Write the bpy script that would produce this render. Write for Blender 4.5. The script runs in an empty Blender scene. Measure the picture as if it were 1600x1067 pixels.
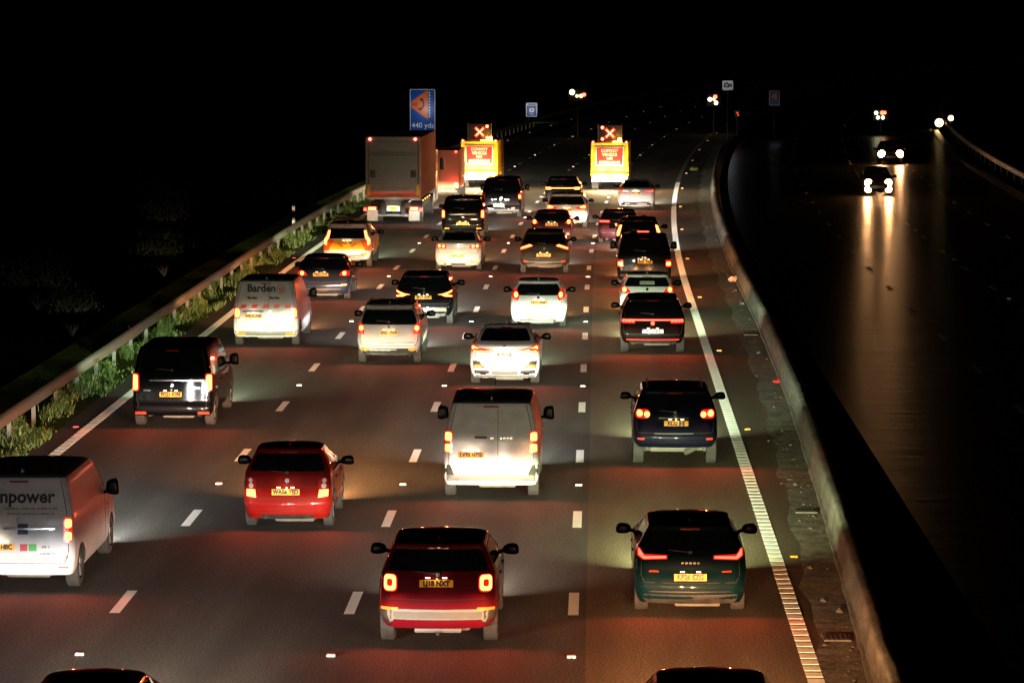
import bpy, bmesh, math, random
import numpy as np
from mathutils import Vector, Matrix
random.seed(7)
PI = math.pi
scn = bpy.context.scene
C = scn.collection
# ---------------------------------------------------------------- camera, world, exposure
H_CAM = 9.55
cam_d = bpy.data.cameras.new('camera'); cam = bpy.data.objects.new('camera', cam_d); C.objects.link(cam)
cam_d.sensor_width = 36; cam_d.lens = 5050/1600*36; cam_d.clip_end = 4000
pitch = math.atan(503.5/5050)
cam.location = (0, 0, H_CAM)
cam.rotation_euler = (PI/2-pitch, 0, math.radians(1.524))
scn.camera = cam
w = bpy.data.worlds.new('World'); scn.world = w; w.use_nodes = True
wn = w.node_tree.nodes; wl = w.node_tree.links
bg = wn['Background']
sky = wn.new('ShaderNodeTexSky'); sky.sky_type = 'NISHITA'; sky.sun_disc = False
sky.sun_elevation = math.radians(-8); sky.sun_rotation = math.radians(200)
wl.new(sky.outputs[0], bg.inputs[0]); bg.inputs[1].default_value = 0.03
# faint sky glow of the night, one weak and very soft lamp standing in for the overcast
sd = bpy.data.lights.new('night_sky_light', 'SUN'); sd.energy = 0.004; sd.angle = math.radians(60); sd.color = (.8, .9, 1)
so = bpy.data.objects.new('night_sky_light', sd); C.objects.link(so); so.rotation_euler = (math.radians(25), 0, math.radians(20)); so.location = (0, 0, 60)
scn.view_settings.view_transform = 'Standard'; scn.view_settings.look = 'None'
scn.view_settings.exposure = 0.25; scn.view_settings.gamma = 1
scn.cycles.use_denoising = True
scn.cycles.max_bounces = 5; scn.cycles.sample_clamp_indirect = 3; scn.cycles.sample_clamp_direct = 0
scn.cycles.use_light_tree = True
scn.cycles.caustics_reflective = False; scn.cycles.caustics_refractive = False

def bend(D): return (max(0.0, D-112)*.0158)**2
def heading(D): return -math.atan(2*max(0.0, D-112)*.0158**2)

# ---------------------------------------------------------------- materials
MT = {}
def mat(name, col, rough=.5, metal=0, coat=0, emis=None, es=0, spec=.5, dirt=0, bump=0, bscale=40, crough=.06):
    if name in MT: return MT[name]
    m = bpy.data.materials.new(name); m.use_nodes = True; nt = m.node_tree; b = nt.nodes['Principled BSDF']
    b.inputs['Base Color'].default_value = (*col, 1); b.inputs['Roughness'].default_value = rough
    b.inputs['Metallic'].default_value = metal; b.inputs['Coat Weight'].default_value = coat
    b.inputs['Coat Roughness'].default_value = crough
    b.inputs['Specular IOR Level'].default_value = spec
    if emis:
        b.inputs['Emission Color'].default_value = (*emis, 1); b.inputs['Emission Strength'].default_value = es
    if dirt or bump:
        tc = nt.nodes.new('ShaderNodeTexCoord'); n = nt.nodes.new('ShaderNodeTexNoise')
        n.inputs['Scale'].default_value = 5; n.inputs['Detail'].default_value = 6
        nt.links.new(tc.outputs['Object'], n.inputs['Vector'])
        if dirt:
            r = nt.nodes.new('ShaderNodeMapRange'); r.inputs[1].default_value = .35; r.inputs[2].default_value = .75
            r.inputs[3].default_value = 0; r.inputs[4].default_value = dirt
            mx = nt.nodes.new('ShaderNodeMix'); mx.data_type = 'RGBA'
            mx.inputs[6].default_value = (*col, 1); mx.inputs[7].default_value = (.16, .14, .11, 1)
            nt.links.new(n.outputs[0], r.inputs[0]); nt.links.new(r.outputs[0], mx.inputs[0]); nt.links.new(mx.outputs[2], b.inputs['Base Color'])
        if bump:
            n2 = nt.nodes.new('ShaderNodeTexNoise'); n2.inputs['Scale'].default_value = bscale; n2.inputs['Detail'].default_value = 4
            nt.links.new(tc.outputs['Object'], n2.inputs['Vector'])
            bp = nt.nodes.new('ShaderNodeBump'); bp.inputs['Strength'].default_value = bump; bp.inputs['Distance'].default_value = .02
            nt.links.new(n2.outputs[0], bp.inputs['Height']); nt.links.new(bp.outputs[0], b.inputs['Normal'])
    MT[name] = m; return m
def paint(name, col, rough=.35, metal=.0, dirt=.35):
    lum = sum(col)/3
    if lum < .05: return mat('paint_'+name, col, .5, 0, .6, dirt=dirt*.3, crough=.05, spec=.05)
    return mat('paint_'+name, col, rough if lum < .3 else .55, metal if lum < .3 else 0, .9 if lum < .3 else .25, dirt=dirt, crough=.06 if lum < .3 else .15)
GLASS = mat('tinted_glass', (.004, .005, .006), .06, spec=.5, coat=.4)
BLACKP = mat('black_plastic', (.012, .012, .013), .5, dirt=.15)
MIRRORM = mat('mirror_shell', (.0012, .0012, .0012), .3, spec=.12)
GREYP = mat('grey_plastic', (.10, .10, .095), .55, dirt=.5)
SILVERP = mat('silver_trim', (.06, .06, .058), .5, dirt=.2)
CHROME = mat('chrome', (.75, .75, .76), .15, 1)
STEEL = mat('dirty_steel', (.06, .055, .045), .7, .1, dirt=.3)
RUBBER = mat('rubber', (.016, .0155, .015), .9, dirt=.1, bump=.4, bscale=60)
RIM = mat('alloy_rim', (.4, .4, .41), .35, .7)
DARK = mat('wheel_well', (.012, .012, .012), .9)
LENS = mat('red_lens', (.25, .008, .006), .15, coat=.6, emis=(1, .02, .008), es=.7)
LENSOFF = mat('red_lens_unlit', (.30, .01, .008), .15, coat=.8)
GLOW = mat('lamp_glow', (.5, .05, .02), .3, emis=(1, .16, .035), es=9)
REDGLOW = mat('led_glow', (.5, .02, .02), .3, emis=(1, .045, .025), es=7)
DIMGLOW = mat('dim_lamp_glow', (.5, .03, .02), .3, emis=(1, .05, .02), es=1.6)
AMBER = mat('amber_reflector', (.8, .22, .03), .25, coat=.6)
REDREF = mat('red_reflector', (.75, .05, .03), .25, coat=.6)
CLEARL = mat('clear_lens', (.6, .5, .48), .12, coat=.8)
PLATEY = mat('yellow_plate', (.95, .42, .002), .55)
PLATEW = mat('white_plate', (.75, .77, .78), .45)
INK = mat('black_lettering', (.01, .01, .012), .5)
WHITEINK = mat('white_lettering', (.8, .8, .8), .5)
REDINK = mat('red_lettering', (.5, .01, .01), .5)
HEADL = mat('headlamp_glow', (.9, .8, .6), .3, emis=(1, .42, .14), es=130)
HEADLIT = mat('headlamp_lens', (.8, .8, .75), .2, emis=(1, .8, .5), es=6)

# ---------------------------------------------------------------- objects helpers
def tag(o, label=None, cat=None, group=None, kind=None):
    if label: o['label'] = label
    if cat: o['category'] = cat
    if group: o['group'] = group
    if kind: o['kind'] = kind
    return o
def thing(name, label, cat, loc=(0, 0, 0), rz=0, group=None):
    o = bpy.data.objects.new(name, None); C.objects.link(o); o.empty_display_size = .3
    o.location = loc; o.rotation_euler = (0, 0, rz)
    return tag(o, label, cat, group)
def link_bm(name, bm, mats, parent=None, smooth=True, ang=32):
    me = bpy.data.meshes.new(name); bm.to_mesh(me); bm.free()
    if not isinstance(mats, (list, tuple)): mats = [mats]
    for m in mats: me.materials.append(m)
    if smooth:
        me.shade_smooth(); me.set_sharp_from_angle(angle=math.radians(ang))
    o = bpy.data.objects.new(name, me); C.objects.link(o); o.parent = parent
    return o
def bx(bm, c, s, mi=0, bev=0, rot=None):
    r = bmesh.ops.create_cube(bm, size=1)
    vs = r['verts']
    for v in vs: v.co = Vector((v.co.x*s[0], v.co.y*s[1], v.co.z*s[2]))
    if bev:
        es = list({e for v in vs for e in v.link_edges})
        rr = bmesh.ops.bevel(bm, geom=es, offset=bev, segments=2, affect='EDGES', profile=.6)
        vs = list({v for f in rr['faces'] for v in f.verts} | {v for v in vs if v.is_valid})
        # collect the whole island
        seen = set(vs); st = list(vs)
        while st:
            v = st.pop()
            for e in v.link_edges:
                q = e.other_vert(v)
                if q not in seen: seen.add(q); st.append(q)
        vs = list(seen)
    if rot is not None:
        for v in vs: v.co = rot @ v.co
    for v in vs: v.co += Vector(c)
    for f in {f for v in vs for f in v.link_faces}: f.material_index = mi
    return vs
def cyl(bm, p0, p1, r0, r1=None, n=12, mi=0, caps=True):
    p0, p1 = Vector(p0), Vector(p1); r1 = r0 if r1 is None else r1
    d = p1-p0
    M = Matrix.Translation((p0+p1)/2) @ d.to_track_quat('Z', 'Y').to_matrix().to_4x4()
    r = bmesh.ops.create_cone(bm, cap_ends=caps, segments=n, radius1=r0, radius2=r1, depth=d.length, matrix=M)
    for f in {f for v in r['verts'] for f in v.link_faces}: f.material_index = mi
    return r['verts']
def box_obj(name, c, s, m, parent, bev=0):
    bm = bmesh.new(); bx(bm, c, s, 0, bev); return link_bm(name, bm, m, parent)
_tc = {}
def text_bm(body, size, align='CENTER', bold=.0, sx=1.0):
    """flat triangulated outline of a piece of writing, centred, in the xy plane"""
    key = (body, size, align, bold, sx)
    if key not in _tc:
        cu = bpy.data.curves.new('t', 'FONT'); cu.body = body; cu.size = size; cu.align_x = align; cu.align_y = 'CENTER'
        cu.offset = bold; cu.space_line = .95; cu.resolution_u = 3
        ob = bpy.data.objects.new('t', cu); C.objects.link(ob)
        dg = bpy.context.evaluated_depsgraph_get(); me = ob.evaluated_get(dg).to_mesh()
        vs = [(v.co.x*sx, v.co.y) for v in me.vertices]; fs = [tuple(p.vertices) for p in me.polygons]
        _tc[key] = (vs, fs); ob.evaluated_get(dg).to_mesh_clear(); bpy.data.objects.remove(ob); bpy.data.curves.remove(cu)
    return _tc[key]
def rr(x0, x1, z0, z1, r=.02, n=3):
    r = min(r, (x1-x0)/2.01, (z1-z0)/2.01); pts = []
    for cx, cz, a0 in ((x1-r, z1-r, 0), (x0+r, z1-r, 90), (x0+r, z0+r, 180), (x1-r, z0+r, 270)):
        for k in range(n+1):
            a = math.radians(a0+90*k/n); pts.append((cx+r*math.cos(a), cz+r*math.sin(a)))
    return pts
def circ(x, z, r, n=14, rz=None): return [(x+r*math.cos(2*PI*k/n), z+(rz or r)*math.sin(2*PI*k/n)) for k in range(n)]
def mir(p): return [(-x, z) for x, z in reversed(p)]

# ---------------------------------------------------------------- lamps
def beam_nodes(ld, warm, hot=1.0):
    """dipped-beam pattern of a headlamp: sharp cut-off just under the horizon, wide and falling off downwards"""
    ld.use_nodes = True; nt = ld.node_tree; em = nt.nodes['Emission']
    tc = nt.nodes.new('ShaderNodeTexCoord'); sp = nt.nodes.new('ShaderNodeSeparateXYZ'); nt.links.new(tc.outputs['Normal'], sp.inputs[0])
    def M(op, a, b=None, c=None):
        n = nt.nodes.new('ShaderNodeMath'); n.operation = op
        for i, q in enumerate((a, b, c)):
            if q is None: continue
            if isinstance(q, (int, float)): n.inputs[i].default_value = q
            else: nt.links.new(q, n.inputs[i])
        return n.outputs[0]
    nz = M('MAXIMUM', M('ABSOLUTE', sp.outputs[2]), .05)
    u = M('DIVIDE', sp.outputs[0], nz); v = M('DIVIDE', sp.outputs[1], nz)
    # v>0 is up.  cut-off
    cut = nt.nodes.new('ShaderNodeMapRange'); cut.interpolation_type = 'SMOOTHSTEP'
    cut.inputs[1].default_value = -.055; cut.inputs[2].default_value = .030; cut.inputs[3].default_value = 1; cut.inputs[4].default_value = 0
    nt.links.new(v, cut.inputs[0])
    dv = M('MAXIMUM', M('MULTIPLY', v, -1), 0)
    fall = M('ADD', M('MULTIPLY', M('EXPONENT', M('MULTIPLY', dv, -15)), .75), M('MULTIPLY', M('EXPONENT', M('MULTIPLY', dv, -3.0)), .13))
    wide = M('ADD', M('EXPONENT', M('MULTIPLY', M('MULTIPLY', u, u), -14)), M('MULTIPLY', M('EXPONENT', M('MULTIPLY', M('MULTIPLY', u, u), -.8)), .55))
    spill = M('MULTIPLY', M('EXPONENT', M('MULTIPLY', M('MAXIMUM', v, 0), -3.5)), .017)
    s = M('MULTIPLY', M('ADD', M('MULTIPLY', cut.outputs[0], fall), spill), M('MULTIPLY', wide, hot))
    nt.links.new(s, em.inputs['Strength'])
def headlamp(parent, x, y, z, col, e, back=False, tilt=0):
    ld = bpy.data.lights.new('headlamp_beam', 'SPOT'); ld.energy = e; ld.color = col; ld.spot_size = math.radians(150); ld.spot_blend = .2
    ld.shadow_soft_size = .05
    beam_nodes(ld, col)
    o = bpy.data.objects.new('headlamp_beam', ld); C.objects.link(o); o.parent = parent; o.location = (x, y, z)
    o.rotation_euler = (PI/2 - math.radians(tilt), 0, PI if back else 0)   # spot looks along -Z -> +Y
    return o
LK = {'tail_lamp_light': 9, 'plate_lamp_light': 30}
def glow_lamp(parent, loc, col, e, r=.03, name='tail_lamp_light'):
    ld = bpy.data.lights.new(name, 'POINT'); ld.energy = e*LK.get(name, 1); ld.color = col; ld.shadow_soft_size = r
    o = bpy.data.objects.new(name, ld); C.objects.link(o); o.parent = parent; o.location = loc; return o

def tail_spot(parent, loc, col, e):
    ld = bpy.data.lights.new('tail_lamp_light', 'SPOT'); ld.energy = e*54; ld.color = col; ld.shadow_soft_size = .02; ld.spot_size = math.radians(168); ld.spot_blend = .6
    o = bpy.data.objects.new('tail_lamp_light', ld); C.objects.link(o); o.parent = parent; o.location = loc; o.rotation_euler = (-PI/2+math.radians(12), 0, 0); return o
# ---------------------------------------------------------------- vehicle shells
# rear rows: z/H, inset of the rear face (m), half width / W, plan corner radius ; front rows: z/H, inset from the nose
STY = {
 'hatch': dict(rear=[(.14, .10, .90, .22), (.20, .02, .95, .25), (.33, 0, 1, .26), (.42, .03, 1, .27), (.50, .09, 1, .27), (.66, .13, .985, .25), (.72, .17, .95, .20), (.80, .26, .87, .16), (.92, .42, .76, .14), (.945, .40, .74, .13), (.965, .42, .72, .14)],
               front=[(.14, .12), (.3, 0), (.46, .04), (.56, .22), (.66, 1.02), (.70, 1.22), (.92, 1.92), (.965, 2.12)], rc=.35),
 'suv': dict(rear=[(.19, .10, .88, .22), (.25, .02, .95, .25), (.36, 0, 1, .26), (.46, .05, 1, .26), (.55, .11, .995, .26), (.66, .14, .975, .24), (.72, .18, .94, .20), (.80, .25, .88, .16), (.92, .37, .79, .14), (.945, .33, .77, .13), (.968, .36, .74, .14)],
             front=[(.19, .12), (.35, 0), (.5, .04), (.6, .2), (.68, 1.05), (.71, 1.25), (.92, 1.95), (.968, 2.15)], rc=.35),
 'saloon': dict(rear=[(.14, .12, .90, .25), (.22, .02, .96, .28), (.34, 0, 1, .3), (.46, .05, 1, .3), (.60, .10, .985, .3), (.715, .10, .94, .26), (.735, .20, .92, .24), (.76, .50, .84, .22), (.84, .86, .76, .2), (.95, 1.42, .66, .16), (.97, 1.62, .64, .15)],
                front=[(.14, .12), (.3, 0), (.46, .05), (.56, .25), (.66, 1.25), (.69, 1.45), (.92, 2.2), (.97, 2.4)], rc=.4),
 'mpv': dict(rear=[(.16, .10, .90, .2), (.2, .02, .96, .2), (.31, 0, 1, .2), (.40, .05, 1, .2), (.6, .08, .99, .18), (.7, .11, .96, .16), (.9, .24, .86, .13), (.935, .22, .84, .13), (.962, .24, .81, .14)],
             front=[(.16, .12), (.3, 0), (.42, .05), (.52, .2), (.60, .8), (.63, 1.0), (.9, 1.8), (.962, 2.05)], rc=.32),
 'van': dict(rear=[(.15, .08, .93, .12), (.19, .0, .98, .13), (.27, 0, 1, .13), (.30, .06, 1, .12), (.60, .09, .985, .11), (.66, .10, .97, .10), (.92, .20, .86, .10), (.945, .20, .84, .10), (.965, .23, .81, .12)],
             front=[(.15, .1), (.28, 0), (.38, .05), (.48, .18), (.56, .8), (.60, 1.0), (.9, 1.75), (.965, 2.05)], rc=.32),
}
class Car:
    def __init__(s, name, label, cat, style, x, D, W, L, H, paint_m, group='vehicles queueing away from the camera', rev=False, ty=.75, top=None, rear_tweak=None, z_add=0):
        s.W, s.L, s.H = W/2, L, H; st = STY[style]; s.style = style
        rows = np.array(rear_tweak if rear_tweak else st['rear']); fr = np.array(st['front'])
        s.zs = np.linspace(rows[0, 0], rows[-1, 0], 160)
        k = np.ones(7)/7
        def sm(a): return np.convolve(np.pad(a, 3, mode='edge'), k, 'valid')
        s.yr = sm(np.interp(s.zs, rows[:, 0], rows[:, 1])); s.wr = sm(np.interp(s.zs, rows[:, 0], rows[:, 2]))*s.W
        s.rc_ = sm(np.interp(s.zs, rows[:, 0], rows[:, 3])); s.yf = sm(np.interp(s.zs, fr[:, 0], fr[:, 1]))
        s.zs = s.zs*H; s.z0, s.z1 = s.zs[0], s.zs[-1]; s.frc = st['rc']; s.bow = .07 if style != 'van' else .03
        s.ty = ty; s.R = .33 if H < 1.62 else .35
        yo = D-ty
        if rev: rz = PI + heading(D)
        else: rz = heading(D)
        s.root = thing(name, label, cat, (x+bend(D), yo, 0), rz, group)
        s.pm = paint_m
        s.wy = (ty, L-.88 if style != 'saloon' else L-.85)
        s._body()
    def sec(s, z):
        z = min(max(z, s.z0), s.z1)
        return (float(np.interp(z, s.zs, s.wr)), float(np.interp(z, s.zs, s.yr)), float(np.interp(z, s.zs, s.rc_)), float(np.interp(z, s.zs, s.yf)))
    def tap(s, y, z):
        t = 2*y/s.L-1; f = abs(t)**4
        hi = max(0, z/s.H-.6)
        return 1-(.035 if t < 0 else .07)*f - (hi*.18*max(0, t)**2)
    def path(s, a, z):
        """a: signed arc length from the rear centre line"""
        sg = 1 if a >= 0 else -1; a = abs(a); w, yr, rc, yf = s.sec(z); fl = w-rc
        if a <= fl: x, y = a, yr+s.bow*(a/fl)**2
        elif a <= fl+rc*PI/2:
            th = (a-fl)/rc; x, y = fl+rc*math.sin(th), yr+s.bow+rc*(1-math.cos(th))
        else: x, y = w, yr+s.bow+rc+(a-fl-rc*PI/2)
        return Vector((sg*x*s.tap(y, z), y, z))
    def side(s, y, z, sg):
        w, yr, rc, yf = s.sec(z); ya = yr+s.bow+rc; yb = s.L-yf-s.bow-s.frc
        if y < ya: d = min(rc, ya-y); x = w-rc+math.sqrt(max(0, rc*rc-d*d))
        elif y > yb: d = min(s.frc, y-yb); x = w-s.frc+math.sqrt(max(0, s.frc**2-d*d))
        else: x = w
        return Vector((sg*x*s.tap(y, z), y, z))
    def front(s, a, z):
        sg = 1 if a >= 0 else -1; a = abs(a); w, yr, rc, yf = s.sec(z); rc = s.frc; fl = w-rc
        if a <= fl: x, y = a, s.L-yf-s.bow*(a/fl)**2
        else:
            th = min((a-fl)/rc, PI/2); x, y = fl+rc*math.sin(th), s.L-yf-s.bow-rc*(1-math.cos(th))
        return Vector((sg*x*s.tap(y, z), y, z))
    def P(s, mode, u, z, off):
        if mode == 'r': f = lambda a, b: s.path(a, b)
        elif mode == 'f': f = lambda a, b: s.front(a, b)
        elif mode == 'R': f = lambda a, b: s.side(a, b, 1)
        elif mode == 'L': f = lambda a, b: s.side(a, b, -1)
        p = f(u, z)
        if not off: return p
        e = .01
        n = (f(u+e, z)-f(u-e, z)).cross(f(u, z+e)-f(u, z-e))
        if n.length < 1e-9: n = Vector((0, -1, 0))
        n.normalize(); c = Vector((0, s.L/2, s.H*.5))
        if n.dot(p-c) < 0: n = -n
        return p+n*off
    def _ring(s, z):
        w, yr, rc, yf = s.sec(z); fl = w-rc; half = []
        for t in (0, .3, .6, .85, 1): half.append(s.path(t*fl, z))
        for k in range(1, 7): half.append(s.path(fl+rc*PI/2*k/6, z))
        ya = yr+s.bow+rc; yb = s.L-yf-s.bow-s.frc
        for k in range(1, 16): half.append(s.side(ya+(yb-ya)*k/16, z, 1))
        ff = w-s.frc
        for k in range(6, 0, -1): half.append(s.front(ff+s.frc*PI/2*k/6, z))
        for t in (1, .7, .35, 0): half.append(s.front(t*ff, z))
        return half+[Vector((-v.x, v.y, v.z)) for v in reversed(half[1:-1])]
    def _body(s):
        bm = bmesh.new(); rings = []
        nz = 40; zl = [s.z0+(s.z1-s.z0)*k/nz for k in range(nz+1)]
        for z in zl: rings.append([bm.verts.new(v) for v in s._ring(z)])
        top = s._ring(s.z1); cy = sum(v.y for v in top)/len(top)
        for q in (.985, .94, .82, .62, .36): 
            hh = (s.H-s.z1)*(1-q**3.2)**.8
            rings.append([bm.verts.new((v.x*q, cy+(v.y-cy)*q, s.z1+hh)) for v in top])
        n = len(rings[0])
        for a, b in zip(rings, rings[1:]):
            for i in range(n): bm.faces.new((a[i], a[(i+1) % n], b[(i+1) % n], b[i]))
        bm.faces.new(rings[-1]); bm.faces.new(list(reversed(rings[0])))
        bmesh.ops.recalc_face_normals(bm, faces=bm.faces)
        me = bpy.data.meshes.new('body'); bm.to_mesh(me); bm.free()
        me.materials.append(s.pm); me.materials.append(DARK)
        # wheel arches
        cb = bmesh.new(); ra = s.R+.055
        for wy in s.wy:
            for sg in (1, -1): cyl(cb, (sg*(s.W-.27), wy, s.R), (sg*(s.W+.3), wy, s.R), ra, n=28)
        cm = bpy.data.meshes.new('c'); cb.to_mesh(cm); cb.free()
        o = bpy.data.objects.new('body', me); C.objects.link(o); co = bpy.data.objects.new('c', cm); C.objects.link(co)
        md = o.modifiers.new('b', 'BOOLEAN'); md.operation = 'DIFFERENCE'; md.object = co; md.solver = 'EXACT'
        dg = bpy.context.evaluated_depsgraph_get(); me2 = bpy.data.meshes.new_from_object(o.evaluated_get(dg))
        bpy.data.objects.remove(co); o.modifiers.clear(); o.data = me2; me2.name = 'body'
        for p in me2.polygons:
            c = p.center
            if c.z < s.z0+.005: p.material_index = 1; continue
            for wy in s.wy:
                if (c.y-wy)**2+(c.z-s.R)**2 < (ra+.004)**2 and abs(c.x) < s.W-.004 and c.z < s.R+ra and abs(p.normal.y*0+1):
                    r = math.hypot(c.y-wy, c.z-s.R)
                    if abs(c.x) < s.W-.25 and abs(abs(c.x)-(s.W-.27)) < .02 or (abs(r-ra) < .02 and abs(p.normal.x) < .3): p.material_index = 1
        me2.shade_smooth(); me2.set_sharp_from_angle(angle=math.radians(30))
        o.parent = s.root; s.body = o
    # -- surface pieces
    def decal(s, name, polys, m, mode='r', off=.004, t=.0, both=False, parent=None, step=.09, skirt=.012, mats=None):
        """conformal panel: polys [(pts, material index, extra offset)] or one list of points"""
        if polys and isinstance(polys[0][0], (int, float)): polys = [(polys, 0, 0)]
        bm = bmesh.new()
        for pts, mi, ex in polys:
            b2 = bmesh.new(); vs = [b2.verts.new((x, z, 0)) for x, z in pts]
            try: f = b2.faces.new(vs)
            except ValueError: b2.free(); continue
            bmesh.ops.triangulate(b2, faces=[f])
            xs = [p[0] for p in pts]; zz = [p[1] for p in pts]
            for ax, lo, hi in ((0, min(xs), max(xs)), (1, min(zz), max(zz))):
                k = math.floor(lo/step)+1
                while k*step < hi-1e-4:
                    co = [0, 0, 0]; co[ax] = k*step; no = [0, 0, 0]; no[ax] = 1
                    bmesh.ops.bisect_plane(b2, geom=list(b2.verts)+list(b2.edges)+list(b2.faces), plane_co=co, plane_no=no); k += 1
            bmesh.ops.remove_doubles(b2, verts=b2.verts, dist=1e-5)
            fl = {}
            be = [e for e in b2.edges if len(e.link_faces) == 1]
            r = bmesh.ops.extrude_edge_only(b2, edges=be)
            low = {g for g in r['geom'] if isinstance(g, bmesh.types.BMVert)}
            mp = {}
            for v in b2.verts:
                mp[v] = bm.verts.new(s.P(mode, v.co.x, v.co.y, (off+t+ex) if v not in low else -skirt))
            for f in b2.faces:
                try: nf = bm.faces.new([mp[v] for v in f.verts]); nf.material_index = mi
                except ValueError: pass
            b2.free()
        bmesh.ops.recalc_face_normals(bm, faces=bm.faces)
        return link_bm(name, bm, mats or m, parent or s.root, ang=40)
    def write(s, body, size, x, z, m, parent, mode='r', off=.008, bold=0.0, sx=1, name='lettering'):
        vs, fs = text_bm(body, size, 'CENTER', bold, sx); bm = bmesh.new()
        sgn = 1 if mode in ('r', 'R') else -1
        V = [bm.verts.new(s.P(mode, x+sgn*vx, z+vz, off)) for vx, vz in vs]
        for f in fs:
            try: bm.faces.new([V[i] for i in f])
            except ValueError: pass
        return link_bm(name, bm, m, parent, smooth=False)
    def strip(s, name, pts, wd, m, mode='r', off=.003, parent=None):
        polys = []
        for (x0, z0), (x1, z1) in zip(pts, pts[1:]):
            d = Vector((x1-x0, z1-z0)); L = d.length; nx, nz = -d.y/L*wd/2, d.x/L*wd/2
            polys.append(([(x0+nx, z0+nz), (x0-nx, z0-nz), (x1-nx, z1-nz), (x1+nx, z1+nz)], 0, 0))
        return s.decal(name, polys, m, mode, off, parent=parent, skirt=.004)
    # -- standard fittings
    def rear_window(s, zb, zt, margin=.10, m=None, bot=None):
        pts = []; n = 6
        for k in range(n+1):
            z = zb+(zt-zb)*k/n; a = s.sec(z)[0]-margin*(.42 if s.style != 'van' else .8)  # glass widened over the pillars, standing in for unlit bodywork
            if k == 0: a -= .05
            if k == n: a -= .03
            pts.append((a, z))
        poly = pts+[(-a, z) for a, z in reversed(pts)]
        return s.decal('rear_window', poly, m or GLASS, off=.005)
    def windows(s, zb=None, zt=None, rear_y=None, panel=False, pillar=None, front_only=False):
        H = s.H; zb = zb or {'hatch': .665, 'suv': .675, 'saloon': .69, 'mpv': .63, 'van': .60}[s.style]*H; zt = zt or .915*H
        def fy(z): w, yr, rc, yf = s.sec(z); return s.L-yf-s.bow-s.frc*.9
        def ry(z): w, yr, rc, yf = s.sec(z); return yr+s.bow+rc+.12
        p = pillar or s.L*.55
        fr = [(p+.04, zb), (fy(zb)-.05, zb+.02), (fy((zb+zt)/2)-.02, (zb+zt)/2), (fy(zt)-.06, zt), (p+.04, zt)]
        rb = max(ry(zb), rear_y or 0)+.18
        re = [(rb, zb+.03), (p-.04, zb), (p-.04, zt), (max(ry(zt), (rear_y or 0))+.06, zt), (max(ry((zb+zt)/2), rear_y or 0)+.05, (zb+zt)/2)]
        for md in ('L', 'R'):
            s.decal('side_window', fr, GLASS, md, off=.004, step=.2)
            if not front_only: s.decal('side_window', re, GLASS, md, off=.004, step=.2)
            zs = zb-.16*H/1.5
            s.decal('door_handle', rr(p+.12, p+.3, zs, zs+.03, .012), s.pm, md, off=.02)
            if not front_only: s.decal('door_handle', rr(p-.9, p-.72, zs+.01, zs+.04, .012), s.pm, md, off=.02)
            s.strip('door_seam', [(p, zt), (p, s.z0+.1)], .012, DARK, md)
            s.strip('door_seam', [(fy(zb)+.05, zb), (fy(zb)+.0, s.z0+.3)], .012, DARK, md)
        pts = []
        z0 = s.H*(.70 if s.style in ('hatch', 'suv', 'saloon') else .62)
        for k in range(6):
            z = z0+.02+(zt-z0)*k/5; pts.append((s.sec(z)[0]-.16, z))
        s.decal('windscreen', pts+[(-a, z) for a, z in reversed(pts)], GLASS, 'f', off=.005)
    def wheels(s, width=.205, inset=.02):
        R = s.R; key = ('wheel', R, width)
        if key not in _tc:
            bm = bmesh.new(); n = 40
            prof = [(-.5, .62), (-.5, .80), (-.49, .92), (-.42, .985), (-.30, 1.0), (-.29, .985), (-.25, .985), (-.24, 1.0), (-.1, 1.003), (-.09, .985), (-.05, .985), (-.04, 1.003), (.04, 1.003), (.05, .985), (.09, .985), (.10, 1.003),
                    (.24, 1.0), (.25, .985), (.29, .985), (.30, 1.0), (.42, .985), (.49, .92), (.5, .80), (.5, .62)]
            rings = [[bm.verts.new((px*width, R*pr*math.sin(2*PI*k/n), R*pr*math.cos(2*PI*k/n))) for k in range(n)] for px, pr in prof]
            for a, b in zip(rings, rings[1:]):
                for i in range(n): bm.faces.new((a[i], a[(i+1) % n], b[(i+1) % n], b[i]))
            bmesh.ops.recalc_face_normals(bm, faces=bm.faces)
            t = bpy.data.meshes.new('tyre'); bm.to_mesh(t); bm.free(); t.materials.append(RUBBER); t.shade_smooth(); t.set_sharp_from_angle(angle=.6)
            bm = bmesh.new(); cyl(bm, (-width*.42, 0, 0), (width*.30, 0, 0), R*.63, n=28)
            for k in range(5):
                a = 2*PI*k/5
                bx(bm, (width*.36, R*.33*math.sin(a), R*.33*math.cos(a)), (.03, R*.14, R*.60), 1, rot=Matrix.Rotation(-a, 3, 'X'))
            cyl(bm, (width*.3, 0, 0), (width*.42, 0, 0), R*.14, n=12, mi=1)
            r = bpy.data.meshes.new('rim'); bm.to_mesh(r); bm.free(); r.materials.append(DARK); r.materials.append(RIM)
            _tc[key] = (t, r)
        t, r = _tc[key]
        for wy in s.wy:
            for sg in (1, -1):
                o = bpy.data.objects.new('wheel', t); C.objects.link(o); o.parent = s.root
                o.location = (sg*(s.W*s.tap(wy, 0)-width/2-inset), wy, R)
                if sg < 0: o.rotation_euler = (0, 0, PI)
                q = bpy.data.objects.new('rim', r); C.objects.link(q); q.parent = o
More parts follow.
